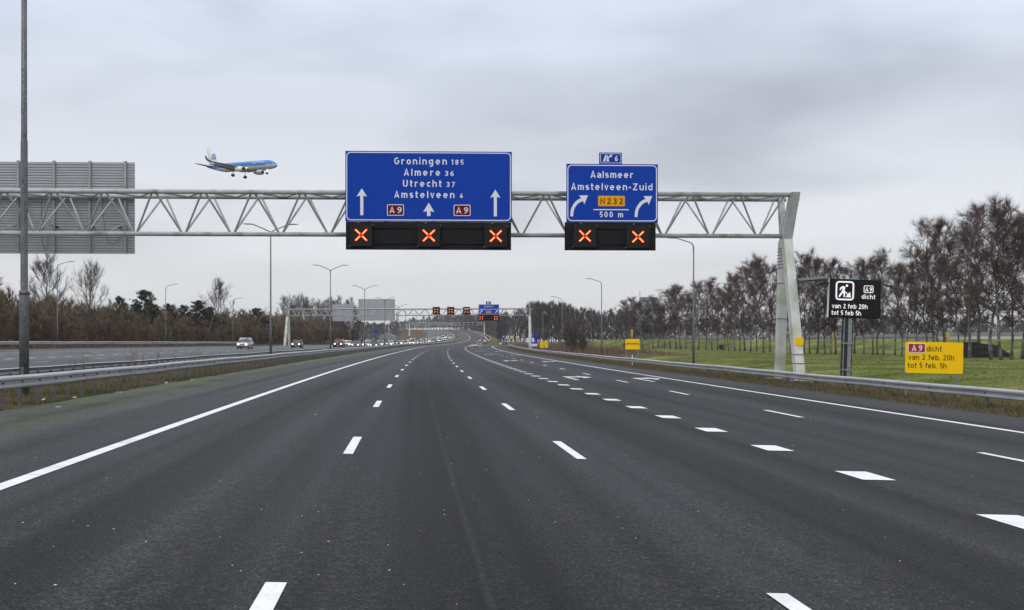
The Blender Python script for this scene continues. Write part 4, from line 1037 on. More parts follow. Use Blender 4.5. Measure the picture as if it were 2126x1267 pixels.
for s in (-1, 1):
    wg = wing_solid([(5.2, s * 1.0, -1.0, 6.4, .42), (3.0, s * 4.8, -.62, 4.0, .30), (-.9, s * 13.0, .28, 1.9, .12)], M['plane_wing'], 'wing', pl)
    wing_solid([(-.9, s * 13.0, .28, 1.9, .1), (-1.7, s * 13.6, .8, 1.3, .06), (-2.6, s * 14.1, 2.1, .7, .03)], M['plane_blue'], 'winglet', wg)
    b = MB(); b.loft([[Vector((-.9, s * 1.6, -1.0)), Vector((-2.3, s * 1.6, -1.75)), Vector((-2.36, s * 1.6, -1.65)), Vector((-.9, s * 1.6, -.8))], [Vector((-3.1, s * 9.5, -.10)), Vector((-4.1, s * 9.5, -.60)), Vector((-4.14, s * 9.5, -.54)), Vector((-3.1, s * 9.5, .02))]]); b.build('flap', M['plane_wing'], wg)
    for yy in (5.2, 8.2):
        b = MB(); b.tube([(1.4 - yy * .42, s * yy, -.85 + yy * .05), (-1.2 - yy * .38, s * yy, -1.05 + yy * .05), (-3.0 - yy * .3, s * yy, -1.35 + yy * .05)], [.05, .2, .04], 8); b.build('flap_fairing', M['plane_wing'], wg)
    en = MB(); cy, cz = s * 4.6, -1.75
    prof = [(6.1, .74), (6.05, .80), (5.7, .88), (4.9, .93), (4.0, .90), (3.0, .72), (2.3, .56)]
    en.loft([[Vector((x, cy + r * math.cos(a), cz + r * math.sin(a))) for a in [2 * PI * k / 18 for k in range(18)]] for x, r in prof], cap=False)
    eo = en.build('engine', M['plane_white'], pl, True)
    b = MB(); b.loft([[Vector((x, cy + r * math.cos(a), cz + r * math.sin(a))) for a in [2 * PI * k / 18 for k in range(18)]] for x, r in ((6.1, .735), (5.6, .70), (5.4, .70))]); b.loft([[Vector((x, cy + r * math.cos(a), cz + r * math.sin(a))) for a in [2 * PI * k / 12 for k in range(12)]] for x, r in ((2.32, .54), (1.7, .3), (1.2, .05))]); b.build('intake', M['grille'], eo)
    b = MB(); b.loft([[Vector((4.6, cy + a, cz + .8)) for a in (-.12, .12)] + [Vector((4.2, cy + a, cz + 1.2)) for a in (.12, -.12)], [Vector((1.6, cy + a, cz + .5)) for a in (-.12, .12)] + [Vector((1.0, cy + a, cz + 1.3)) for a in (.12, -.12)]]); b.build('pylon', M['plane_grey'], eo)
    gr = MB(); gr.tube([(-1.0, s * 2.7, -1.2), (-1.0, s * 2.9, -3.4)], .12, 8); go = gr.build('landing_gear', M['plane_wing'], pl)
    for k in (-.28, .28):
        b = MB(); b.tube([(-1.0, s * 2.9 + k - .16, -3.45), (-1.0, s * 2.9 + k + .16, -3.45)], .52, 14); b.build('wheel', M['tyre'], go)
    wing_solid([(-13.6, s * .5, .55, 3.4, .22), (-16.6, s * 6.0, 1.15, 1.5, .08)], M['plane_wing'], 'tailplane', pl)
b = MB(); rr = []
for x, z, c, t in ((-10.6, 1.35, 6.4, .22), (-12.2, 2.3, 5.1, .18), (-16.3, 7.6, 2.5, .08)):
    rr.append([Vector((x - u * c, q * t, z)) for u, q in ((0, 0), (.1, .8), (.4, 1), (1, .05), (1, -.05), (.4, -1), (.1, -.8))])
b.loft(rr); fin = b.build('tail_fin', M['plane_white'], pl, True)
gr = MB(); gr.tube([(13.2, 0, -1.5), (13.2, 0, -3.0)], .09, 8); ng = gr.build('landing_gear', M['plane_wing'], pl)
for k in (-.2, .2):
    b = MB(); b.tube([(13.2, k - .1, -3.05), (13.2, k + .1, -3.05)], .36, 12); b.build('wheel', M['tyre'], ng)
b = MB(); b.tube([(13.35, -.14, -2.05), (13.5, -.14, -2.05)], .2, 10); b.build('landing_light', M['lampglow'], ng)
M['amber_glow'] = mat('amber_wing_light', (1, .7, .3), .4, emit=(1, .62, .25), estr=4)
b = MB(); b.tube([(4.6, -1.9, -.95), (4.9, -1.9, -.95)], .17, 8); b.build('wing_light', M['amber_glow'], pl)
def wrap(me, z_off, x_off, side=-1):
    for v_ in me.vertices:
        x, yy, zz_ = v_.co; X_, Z_ = x_off + x, z_off + yy
        wd, tp, bt = fus(X_); cz = (tp + bt) / 2; hh = (tp - bt) / 2
        t = max(-1, min(1, (Z_ - cz) / hh)); v_.co = (X_, side * (wd * math.sqrt(1 - t * t) + .015 + zz_), Z_)
b = MB()
for i in range(26):
    x = 11.6 - i * .78
    b.box((x - .13, -1.53, .30), (x + .13, -1.46, .68))
b.build('cabin_windows', M['glass'], pl)
b = MB()
for xa_, xb2, za, zb2 in ((15.2, 15.9, .55, 1.0), (16.0, 16.6, .45, .85)):
    pts = []
    for x, z in ((xa_, za), (xb2, za), (xb2 - .1, zb2), (xa_ + .1, zb2)):
        wd, tp, bt = fus(x); cz = (tp + bt) / 2; hh = (tp - bt) / 2; t = max(-1, min(1, (z - cz) / hh)); pts.append((x, -(wd * math.sqrt(1 - t * t) + .03), z))
    b.face(pts)
b.build('cockpit_window', M['glass'], pl)
for s_, size, x0, z0 in (('KLM', 1.15, 6.6, .35), ('cityhopper', .8, 9.2, .72)):
    me = text_raw(s_, size, .02, 1.0); wrap(me, z0, x0); me.materials.clear(); me.materials.append(M['plane_white']); o = bpy.data.objects.new('fuselage_lettering', me); C.objects.link(o); o.parent = pl
b = MB()
for k in range(5): b.tube([(6.75 + k * .36, -1.2, 1.36 + .1 * (k % 2)), (6.75 + k * .36, -1.3, 1.36 + .1 * (k % 2))], .13, 8)
b.build('crown_emblem', M['plane_white'], pl)
me = text_raw('KLM', 1.3, .03, 1.0)
for v_ in me.vertices: v_.co = (v_.co.x - 15.8 + v_.co.y * -.1, -.235 - v_.co.z, v_.co.y + 3.3)
me.materials.clear(); me.materials.append(M['plane_blue']); o = bpy.data.objects.new('fin_lettering', me); C.objects.link(o); o.parent = fin
b = MB()
for k in range(4): b.tube([(-15.3 + k * .5, -.2, 5.0 + .12 * (k in (1, 2))), (-15.3 + k * .5, -.24, 5.0 + .12 * (k in (1, 2)))], .2, 8)
b.box((-15.6, -.235, 4.45), (-13.5, -.2, 4.7)); b.build('crown_emblem', M['plane_blue'], fin)

# ------------------------------------------------------------------ cars
def car_proto(kind):
    """front faces -y; returns the root"""
    Lh, Wd = {'mpv': (2.15, .86), 'hatch': (2.0, .85), 'saloon': (2.35, .90), 'suv': (2.35, .94), 'van': (2.7, .98)}[kind]
    Hr = {'mpv': 1.63, 'hatch': 1.47, 'saloon': 1.44, 'suv': 1.75, 'van': 2.25}[kind]
    hood = {'mpv': .98, 'hatch': .92, 'saloon': .90, 'suv': 1.08, 'van': 1.12}[kind]
    belt = hood + .06
    r = empty('car', (0, 0, 0))
    yh = {'mpv': -1.35, 'hatch': -1.05, 'saloon': -1.15, 'suv': -1.15, 'van': -1.75}[kind]     # foot of the windscreen
    yr = {'mpv': -.45, 'hatch': -.25, 'saloon': -.35, 'suv': -.35, 'van': -1.0}[kind]          # front edge of the roof
    ye = {'mpv': 1.75, 'hatch': 1.35, 'saloon': .95, 'suv': 1.75, 'van': 2.55}[kind]           # rear edge of the roof
    yt = {'mpv': 2.1, 'hatch': 1.9, 'saloon': 1.6, 'suv': 2.25, 'van': 2.65}[kind]
    b = MB()
    def ring(y, w_, zb, zt, ins):                       # closed cross section of the lower body
        return [Vector(q) for q in ((-w_ * .9, y, zb), (-w_, y, zb + .14), (-w_ * 1.0, y, zt * .62), (-w_ * (1 - ins), y, zt), (0, y, zt + .035), (w_ * (1 - ins), y, zt), (w_ * 1.0, y, zt * .62), (w_, y, zb + .14), (w_ * .9, y, zb))]
    tail = belt if kind != 'saloon' else belt + .04
    b.loft([ring(-Lh, Wd * .80, .30, hood * .66, .10), ring(-Lh + .07, Wd * .90, .22, hood * .80, .10), ring(-Lh + .35, Wd * .985, .19, hood * .93, .10), ring(yh, Wd, .18, hood, .07), ring(yr, Wd, .18, belt, .05), ring(ye, Wd, .18, belt, .05), ring(Lh - .3, Wd * .985, .20, tail, .06), ring(Lh - .03, Wd * .92, .28, tail * .95, .08)])
    wr = Wd * .74
    b.loft([[Vector(q) for q in ((-Wd * .93, y0, belt - .03), (-wr, y1, Hr - .06), (-wr * .8, y1, Hr), (wr * .8, y1, Hr), (wr, y1, Hr - .06), (Wd * .93, y0, belt - .03))] for y0, y1 in ((yh, yr), (yr + .25, yr + .3), (ye - .25, ye - .15), (yt, ye))])
    b.build('body', CARP['silver'], r, True)
    def lerp(a, c, t): return [a[i] + (c[i] - a[i]) * t for i in range(3)]
    b = MB(); A, B_ = (-Wd * .90, yh - .015, belt + .02), (-wr * .97, yr - .02, Hr - .08)
    b.face([A, (Wd * .90, yh - .015, belt + .02), (wr * .97, yr - .02, Hr - .08), B_]); b.face([(-Wd * .6, yh - .10, belt - .03), (Wd * .6, yh - .10, belt - .03), (Wd * .9, yh - .015, belt + .02), (-Wd * .9, yh - .015, belt + .02)]); b.build('windscreen', M['glass'], r)
    for s in (-1, 1):
        b = MB(); x0, x1 = s * (Wd * .93 + .012), s * (wr + .012)
        pts = [(x0, yh + .22, belt + .04), (x0, yt - .3, belt + .04), (x1, ye - .1, Hr - .12), (x1, yr + .08, Hr - .12)]
        b.face(pts if s > 0 else pts[::-1]); b.build('side_window', M['glass'], r)
        b = MB(); lx, lz = s * Wd * .68, hood * .68
        b.loft([[Vector((lx + q * .16 * math.cos(a_) + s * dx_, yy_ + (.10 * math.cos(a_) * s), lz + q * .10 * math.sin(a_))) for a_ in [2 * PI * k / 12 for k in range(12)]] for yy_, q, dx_ in ((-Lh + .22, 1.0, 0), (-Lh + .0, 1.0, 0), (-Lh - .035, .8, 0), (-Lh - .05, .3, 0))])
        b.build('headlight', M['lampglow'], r)
        b = MB(); b.box((min(s * Wd, s * (Wd + .19)), yh + .25, belt + .02), (max(s * Wd, s * (Wd + .19)), yh + .37, belt + .17)); b.build('wing_mirror', M['grille'], r)
        for yy in (-Lh + .82, Lh - .85):
            b = MB(); b.tube([(s * (Wd - .2), yy, .32), (s * (Wd + .012), yy, .32)], .32, 18); wh = b.build('wheel', M['tyre'], r)
            b = MB(); b.tube([(s * (Wd + .013), yy, .32), (s * (Wd + .022), yy, .32)], .2, 14); b.build('rim', M['rim'], wh)
    b = MB(); b.box((-Wd * .5, -Lh - .006, .52), (Wd * .5, -Lh + .1, .68)); b.box((-Wd * .62, -Lh + .0, .26), (Wd * .62, -Lh + .12, .40)); b.build('grille', M['grille'], r)
    b = MB(); b.box((-.26, -Lh - .03, .42), (.26, -Lh - .008, .53)); b.build('number_plate', M['plate'], r)
    return r
PROTO = {k: car_proto(k) for k in ('mpv', 'hatch', 'saloon', 'suv', 'van')}
KM = {}
for k, r_ in PROTO.items(): KM.update(kidmap_of(r_))
used = set()
def car(kind, colr, X, Y, label, group=None, heading=None):
    src = PROTO[kind]
    c = src if kind not in used else copy_tree(src, KM)
    first = kind not in used; used.add(kind)
    o = X - xr(Y); c.location = (X, Y, zs(Y, o) + .012)
    c.rotation_euler = (0, math.atan(kf(Y)), math.atan(-_sl(Y)))
    tag(c, label, 'car', group)
    CARL.append((c, colr))
    return c
CARL = []
def car_px(kind, colr, px, d, label, group='traffic on the oncoming carriageway'): return car(kind, colr, (px - HX) * d / F, d, label, group)
OC = 'traffic on the oncoming carriageway'
car_px('mpv', 'silver', 508, 160, 'silver people carrier with lit headlights, alone at the left of the oncoming carriageway')
car_px('hatch', 'black', 617, 196, 'small black hatchback left of the queue on the oncoming carriageway')
car_px('suv', 'dark_red', 704, 218, 'dark red off road car at the head of the queue')
car_px('hatch', 'white', 721.5, 238, 'pale hatchback just behind the dark red car in the queue')
car_px('saloon', 'grey', 739.5, 226, 'dark grey saloon in the middle of the queue, right of the pale hatchback')
car_px('saloon', 'silver', 761, 240, 'pale silver saloon in the queue left of the black saloon by the lamp post')
car_px('saloon', 'black', 777, 234, 'black low saloon at the right end of the near queue')
car_px('suv', 'black', 752, 268, 'black off road car partly hidden behind the grey saloon')
car_px('mpv', 'pale_blue', 789, 262, 'pale blue people carrier behind the black saloon')
car_px('suv', 'dark_blue', 799, 278, 'dark blue off road car behind the pale blue one')
car_px('hatch', 'white', 809, 290, 'white hatchback with no other car beside it, between two lamp posts')
car_px('hatch', 'pale_blue', 839, 352, 'pale car alone beyond the white hatchback')
car_px('van', 'white', 856, 372, 'white van in the far queue')
rnd = random.Random(5)
cols = ['silver', 'black', 'white', 'grey', 'dark_blue', 'white', 'silver', 'grey']
Y = 392
while Y < 860:
    for o in (-17.3, -20.7, -24.3):
        if rnd.random() < (.8 if Y < 480 else .55):
            car(rnd.choice(['hatch', 'saloon', 'suv', 'mpv', 'hatch', 'van' if rnd.random() < .4 else 'saloon']), rnd.choice(cols), xr(Y) + o + rnd.uniform(-.3, .3), Y + rnd.uniform(-4, 4), 'tiny car with glowing headlights in the far queue on the oncoming carriageway', 'tiny cars in the far queue')
    Y += 17 + (Y - 390) * .012
# each car gets its own paint on the shared body
for c, colr in CARL:
    for ch in [x for x in (KM.get(c.name) or []) if 0] or c.children_recursive:
        if ch.name.startswith('body'):
            ch.material_slots[0].link = 'OBJECT'; ch.material_slots[0].material = CARP[colr]

# ------------------------------------------------------------------ trees
def rdir(rn):
    z = rn.uniform(-1, 1); a = rn.uniform(0, 2 * PI); q = math.sqrt(1 - z * z); return Vector((q * math.cos(a), q * math.sin(a), z))
def twig(mb, p, d, l, w, rn, droop=0.0):
    sd = d.cross(rdir(rn))
    if sd.length < 1e-4: sd = d.orthogonal()
    sd = sd.normalized() * w
    e = p + d * l + Vector((0, 0, -droop * l))
    i = len(mb.v); mb.v += [tuple(p - sd), tuple(p + sd), tuple(e)]; mb.f.append((i, i + 1, i + 2)); mb.mi.append(1)
def along(pts, t):
    x = t * (len(pts) - 1); i = min(int(x), len(pts) - 2); return pts[i].lerp(pts[i + 1], x - i), (pts[i + 1] - pts[i]).normalized()
def bare_tree(seed, h, r, first, spread, nb, nsub, ntw, twl, tww, elv, droop, wob=.3, stems=1, shape=None):
    rn = random.Random(seed); tr = MB(); cr = MB()
    for st in range(stems):
        ba = rn.uniform(0, 2 * PI); br = 0 if stems == 1 else rn.uniform(.1, .9) * spread * .35
        lean = rdir(rn) * (h * .05 if stems == 1 else h * .16); lean.z = 0
        hh = h * (1 if stems == 1 else rn.uniform(.62, 1.0))
        base = Vector((br * math.cos(ba), br * math.sin(ba), 0))
        tp = []
        for i in range(8):
            t = i / 7; tp.append(base + Vector((rn.uniform(-wob, wob) * (.3 + t) * (i > 0), rn.uniform(-wob, wob) * (.3 + t) * (i > 0), hh * .96 * t)) + lean * t * t)
        tp[0].z = -.3
        tr.tube(tp, [r * (1 - .88 * (i / 7)) * (1.25 if i == 0 else 1) for i in range(8)], 7)
        for i in range(nb):
            u = (i + rn.random()) / nb; t = first + (1 - first) * u
            p0, d0 = along(tp, min(t, .995))
            prof = shape(u) if shape else (.35 + .65 * math.sin(PI * (.18 + .78 * u)))
            L = spread * prof * rn.uniform(.65, 1.15)
            az = i * 2.399 + rn.uniform(-.5, .5); el = elv + (1.25 - elv) * u * .7 + rn.uniform(-.2, .2)
            d = Vector((math.cos(az) * math.cos(el), math.sin(az) * math.cos(el), math.sin(el)))
            bp = [p0]; n = 4
            for k in range(n):
                d = (d + Vector((0, 0, .16 - droop * .5 * k)) + rdir(rn) * .16).normalized(); bp.append(bp[-1] + d * L / n)
            r0 = r * (1 - .85 * t) * .5 + .008
            cr.tube(bp, [r0, r0 * .75, r0 * .5, r0 * .32, r0 * .15], 4, cap=False)
            for j in range(nsub):
                s = rn.uniform(.2, 1.0); q0, qd = along(bp, s)
                sd = (qd * .7 + rdir(rn) * .75 + Vector((0, 0, .25 - droop))).normalized(); sl = L * .42 * (1.15 - s * .6) * rn.uniform(.6, 1.2)
                q1 = q0 + sd * sl * .5; sd2 = (sd + rdir(rn) * .35 + Vector((0, 0, .12 - droop))).normalized(); q2 = q1 + sd2 * sl * .5
                cr.tube([q0, q1, q2], [r0 * .34 + .004, r0 * .22 + .003, .003], 3, cap=False)
                for k in range(ntw):
                    s2 = rn.random(); t0, td = along([q0, q1, q2], s2)
                    twig(cr, t0, (td * .9 + rdir(rn) * .55 + Vector((0, 0, .25 - droop * 1.2))).normalized(), twl * rn.uniform(.4, 1.2), tww * rn.uniform(.6, 1.2), rn, droop * .5)
    return tr, cr
def tree_proto(name, seed, trunk_m, twig_m, limb_m=None, **k):
    root = empty(name, (0, 0, 0)); tr, cr = bare_tree(seed, **k)
    tr.build('trunk', trunk_m, root, True); c = cr.build('crown', [limb_m or M['bark'], twig_m], root); return root
class Grove:
    """copies of a few grown trees, each copied with its parts"""
    def __init__(s, protos, h0): s.p = protos; s.km = {}; [s.km.update(kidmap_of(q)) for q in protos]; s.used = set(); s.h0 = h0; s.i = 0
    def put(s, X, Y, h, label, cat, group, rn, wide=1.0, zoff=0.0, pick=None):
        k = (s.i if pick is None else pick) % len(s.p); s.i += 1
        src = s.p[k]; o = src if k not in s.used else copy_tree(src, s.km); s.used.add(k)
        sc = h / s.h0; o.location = (X, Y, T(X, Y) - .05 + zoff); o.rotation_euler = (rn.uniform(-.05, .05), rn.uniform(-.05, .05), rn.uniform(0, 6.28)); q = sc * wide * rn.uniform(.82, 1.18); o.scale = (q, q, sc)
        return tag(o, label, cat, group)
rn = random.Random(11)
# birches on the right
birch = Grove([tree_proto('birch_tree', 20 + i, M['birch_bark'], M['birch_twig'], h=15, r=.17, first=[.22, .30, .18, .26, .32, .20][i], spread=[4.4, 3.9, 4.8, 4.1, 3.7, 4.5][i], nb=[22, 17, 25, 20, 16, 24][i], nsub=14, ntw=30, twl=1.2, tww=.0095, elv=[.5, .62, .42, .55, .7, .46][i], droop=[.12, .05, .18, .10, .02, .15][i], wob=.42) for i in range(6)], 15)
bd = lerp_tab([(1280, 392), (1297, 385), (1400, 343), (1500, 273), (1600, 225), (1700, 202), (1850, 182), (2050, 147), (2160, 138)])
BL = [(1297, 628), (1306, 622), (1317, 634), (1334, 630), (1347, 642), (1356, 622), (1366, 632), (1379, 640), (1392, 606), (1404, 597), (1413, 602), (1424, 612), (1436, 622), (1450, 590), (1466, 584), (1478, 592), (1490, 602), (1502, 612), (1513, 598), (1526, 575), (1536, 585), (1546, 560), (1558, 548), (1571, 541), (1585, 545), (1599, 558), (1613, 570), (1642, 585), (1655, 545), (1668, 533), (1681, 542), (1697, 548), (1713, 556), (1735, 545), (1752, 558), (1774, 552), (1793, 565), (1812, 545), (1822, 528), (1834, 543), (1858, 552), (1872, 560), (1902, 548), (1922, 525), (1938, 470), (1962, 466), (1990, 505), (2012, 474), (2034, 438), (2058, 430), (2078, 446), (2100, 462), (2122, 452), (2148, 450), (1948, 540), (1885, 575), (2000, 560), (1725, 590), (1765, 600)]
for px, ty in BL:
    d = bd(px) * rn.uniform(.95, 1.08); X = (px - HX) * d / F; h = EYE + (HY - ty) * d / F - T(X, d)
    birch.put(X, d, h * .98, 'slender bare birch with dark red twigs in the belt on the right hand grass', 'tree', 'birches on the right hand grass', rn, 1.0 if px > 1500 else 1.25)
# dense brown wood on the left
SH = [M['shrub'], M['shrub2'], M['shrub3'], M['shrub']]
shr = Grove([tree_proto('bare_shrub', 50 + i, M['bark'], SH[i], SH[i], h=7, r=.06, first=.12, spread=2.0, nb=12, nsub=5, ntw=10, twl=.8, tww=.021, elv=.85, droop=-.05, wob=.25, stems=7, shape=lambda u: .95 - .45 * u) for i in range(4)], 7)
row0 = lerp_tab([(0, -47.5), (230, -47.5), (300, -43), (430, -41), (600, -41)])
htab = lerp_tab([(90, 10.4), (122, 9.8), (140, 8.6), (150, 7.6), (190, 7.2), (250, 7.6), (330, 8.8), (450, 9.6)])
for k in range(5):
    Y = 92 + k * 5
    while Y < 455:
        o = row0(Y) - 4.2 * k - rn.uniform(0, 2.2)
        hh = htab(Y) * (.62 if k == 0 else .9 if k == 1 else 1.05) * rn.uniform(.85, 1.15)
        shr.put(xr(Y) + o, Y, hh, 'leafless brown shrub in the dense thicket along the far side of the oncoming carriageway', 'shrub', 'brown thicket on the left', rn, 1.1, pick=rn.randrange(4))
        Y += (3.6 + Y * .0085) * (1.0 if k < 2 else 1.15)
# larger bare trees
big = Grove([tree_proto('bare_tree', 70 + i, M['bark'], M['fartwig'], h=14, r=.22, first=.2, spread=6.2, nb=30, nsub=12, ntw=24, twl=1.2, tww=.010, elv=.5, droop=-.06, wob=.3) for i in range(4)], 14)
for px, ty, d, w, lab in ((108, 558, 178, .95, 'tall bare tree standing above the thicket right of the thick lamp pole'), (186, 570, 184, .95, 'tall bare tree with a round crown above the thicket, second from the lamp pole'), (452, 600, 265, 1.0, 'bare tree rising above the thicket right of the dark evergreens')):
    X = (px - HX) * d / F; big.put(X, d, EYE + (HY - ty) * d / F - T(X, d), lab, 'tree', 'bare trees rising above the thicket', rn, w)
for px in range(596, 742, 12):
    d = rn.uniform(400, 470); X = (px - HX) * d / F; ty = 628 + rn.uniform(-4, 14) + (6 if px > 690 else 0)
    big.put(X, d, EYE + (HY - ty) * d / F - T(X, d), 'bare tree in the wood behind the left end of the distant gantry', 'tree', 'bare trees behind the distant gantry', rn, .9)
# evergreens
def pine(seed, h, spread):
    rn_ = random.Random(seed); root = empty('pine_tree', (0, 0, 0)); tr = MB(); cr = MB()
    tr.tube([(0, 0, -.3), (.1, 0, h * .5), (0, .1, h * .97)], [.2, .13, .02], 7)
    for i in range(46):
        u = (i + .5) / 46; z = h * (.15 + .85 * u); L = spread * (1.02 - u) ** .75 * rn_.uniform(.55, 1.15) + .25; az = i * 2.4 + rn_.uniform(-.4, .4)
        d = Vector((math.cos(az), math.sin(az), .12 + .5 * u)).normalized(); cr.tube([(0, 0, z), tuple(Vector((0, 0, z)) + d * L)], [.03, .006], 3, cap=False)
        for j in range(int(34 + 30 * (1 - u))):
            s = rn_.uniform(.25, 1.05); p_ = Vector((0, 0, z)) + d * L * s + rdir(rn_) * .2
            for q in range(3): twig(cr, p_, (d * .5 + rdir(rn_) + Vector((0, 0, .3))).normalized(), rn_.uniform(.2, .45), .045, rn_)
    tr.build('trunk', M['bark'], root, True); cr.build('crown', [M['bark'], M['pine']], root); return root
pin = Grove([pine(90, 9, 2.6), pine(91, 9, 2.2), pine(92, 9, 3.1)], 9)
for px, ty, d, w, lab in ((301, 606, 215, 1.0, 'tallest dark evergreen above the thicket on the left'), (283, 634, 212, .9, 'low dark evergreen left of the tallest evergreen'), (322, 634, 222, .95, 'dark evergreen just right of the tallest evergreen'), (243, 618, 205, .8, 'dark evergreen with a ragged top left of the tallest one'), (262, 632, 208, .8, 'small dark evergreen between two taller ones'), (349, 634, 240, .9, 'dark evergreen behind the second lamp post before the thicket'), (381, 636, 245, 1.0, 'dark evergreen left of the rounded evergreen'), (416, 626, 250, 1.35, 'rounded dark evergreen left of the silver car'), (438, 640, 255, 1.0, 'low dark evergreen right of the rounded evergreen'), (536, 642, 300, 1.3, 'dark evergreen before the left end of the distant gantry')):
    X = (px - HX) * d / F; pin.put(X, d, EYE + (HY - ty) * d / F - T(X, d), lab, 'tree', 'evergreens above the thicket', rn, w * 1.35)
# grey woods far off
far = Grove([tree_proto('bare_tree', 110 + i, M['bark'], M['fartwig'], h=18, r=.26, first=.08, spread=5.6, nb=26, nsub=9, ntw=18, twl=1.9, tww=.036, elv=.5, droop=0, wob=.3) for i in range(4)], 18)
ftop = lerp_tab([(1030, 664), (1060, 654), (1085, 646), (1110, 634), (1148, 630), (1180, 642), (1215, 646), (1260, 652), (1300, 648), (1330, 660)])
for row in range(2):
    px = 1034 + row * 3
    while px < 1318:
        d = (500 if row == 0 else 570) + rn.uniform(-15, 15) + (60 if px < 1090 else 0); X = (px - HX) * d / F; ty = ftop(px) + rn.uniform(-3, 9) + (6 if row == 0 else 0)
        far.put(X, d, EYE + (HY - ty) * d / F - T(X, d), 'grey bare tree in the far wood beyond the exit', 'tree', 'far wood beyond the exit', rn, .8 if px > 1100 else .7); px += rn.uniform(7, 10.5)
atop = lerp_tab([(740, 672), (800, 676), (830, 668), (860, 664), (900, 660), (940, 655), (965, 652), (985, 660), (1010, 656), (1040, 655)])
for row in range(2):
    px = 740 + row * 6
    while px < 1050:
        d = (1180 if row == 0 else 1330) + rn.uniform(-30, 30); X = (px - HX) * d / F; ty = atop(px) + rn.uniform(-3, 6); h = EYE + (HY - ty) * d / F - T(X, d)
        far.put(X, d, max(h, 9), 'hazy grey tree on the skyline where the motorway disappears', 'tree', 'skyline wood at the end of the motorway', rn, 1.05); px += rn.uniform(5, 8)
px = 1330
while px < 2150:
    d = rn.uniform(640, 820); X = (px - HX) * d / F; ty = 672 + rn.uniform(-12, 8)
    far.put(X, d, EYE + (HY - ty) * d / F - T(X, d), 'low hazy tree beyond the grass bank behind the birches', 'tree', 'low far trees behind the birches', rn, 1.5); px += rn.uniform(7, 13)
# round bush and brambles on the right verge
bus = Grove([tree_proto('round_bush', 140, M['bark'], M['bushtwig'], M['bark'], h=7, r=.07, first=.06, spread=2.3, nb=12, nsub=5, ntw=9, twl=.8, tww=.018, elv=.6, droop=-.02, wob=.2, stems=9, shape=lambda u: 1.05 - .45 * u)], 7)
for px, ty, d, w, lab in ((1184, 655, 206, 1.15, 'round leafless brown bush beside the lamp posts on the right verge'), (1207, 678, 214, .8, 'smaller brown bush at the right side of the round bush')):
    X = (px - HX) * d / F; bus.put(X, d, EYE + (HY - ty) * d / F - T(X, d), lab, 'bush', None, rn, w)

# ------------------------------------------------------------------ buildings and odds and ends beyond the trees
M['facade'] = mat('pale_green_grey_facade', (.26, .32, .32), .7, 0, (.31, .36, .36), .3, .5)
M['facade2'] = mat('grey_penthouse', (.15, .16, .19), .7, 0, (.19, .20, .23), .3, .5)
M['facade_glass'] = mat('pale_window_band', (.16, .20, .21), .5, 0, (.20, .24, .25), .3, .5)
M['shed'] = mat('white_shed_cladding', (.55, .57, .59), .6, 0, (.48, .50, .52), .2, .5)
M['shed_dark'] = mat('grey_shed_cladding', (.13, .14, .155), .7, 0, (.20, .21, .225), .25, .5)
M['shedroof'] = mat('grey_shed_roof', (.22, .23, .25), .6, 0, (.18, .19, .21), .2, .5)
d = 850; p = Px(1347, 700, d); c = at(1347, 700, d); zg = T(c.x, d)
v = empty('office_tower', (c.x, d, zg), 'pale office tower with rooftop masts showing above the first birches', 'building'); zb = EYE + (HY - 627.5) * d / F - zg
b = MB(); b.box((p.x(1314), 0, -1), (p.x(1381), 16, zb)); b.build('wall', M['facade'], v)
for k in range(8):
    z = zb - 1.6 - k * 3.2
    if z < 2: break
    b = MB(); b.box((p.x(1315), -.06, z - 1.5), (p.x(1380), -.01, z)); b.build('window_band', M['facade_glass'], v)
b = MB(); b.box((p.x(1331), 2, zb), (p.x(1366), 13, zb + 3.9)); b.box((p.x(1366), 3, zb), (p.x(1371), 12, zb + 1.6)); ph = b.build('penthouse', M['facade2'], v)
for xx, hh in ((1330.5, 8.5), (1357, 6.5), (1361, 6), (1340, 5)):
    b = MB(); b.tube([(p.x(xx), 6, zb), (p.x(xx), 6, zb + hh)], .28 if xx in (1330.5, 1357) else .12, 6); b.build('mast', M['facade'], v)
def shed(x0, x1, ty, d, lab, roof=.25, wm='shed_dark'):
    p = Px((x0 + x1) / 2, 700, d); c = at((x0 + x1) / 2, 700, d); zg = T(c.x, d); v = empty('warehouse', (c.x, d, zg), lab, 'building'); zt = EYE + (HY - ty) * d / F - zg
    b = MB(); b.box((p.x(x0), 0, -1), (p.x(x1), 30, zt * (1 - roof))); b.build('wall', M[wm], v)
    b = MB(); b.box((p.x(x0) - .4, -.4, zt * (1 - roof) + .003), (p.x(x1) + .4, 30.4, zt)); b.build('roof', M['shedroof'], v)
    b = MB(); n = max(3, int((x1 - x0) / 12))
    for k in range(n):
        a = p.x(x0) + (p.x(x1) - p.x(x0)) * (k + .2) / n; b2 = p.x(x0) + (p.x(x1) - p.x(x0)) * (k + .75) / n; b.box((a, -.06, zt * .12), (b2, -.01, zt * .5))
    b.build('windows', M['glass'], v)
shed(1992, 2150, 690, 560, 'long white warehouse behind the birches at the right edge', wm='shed'); shed(1830, 1975, 694, 600, 'low grey building with a flat roof behind the middle birches'); shed(1420, 1560, 698, 620, 'low grey building seen between the birch trunks left of the gantry legs'); shed(1690, 1790, 697, 640, 'low grey building behind the black message sign')
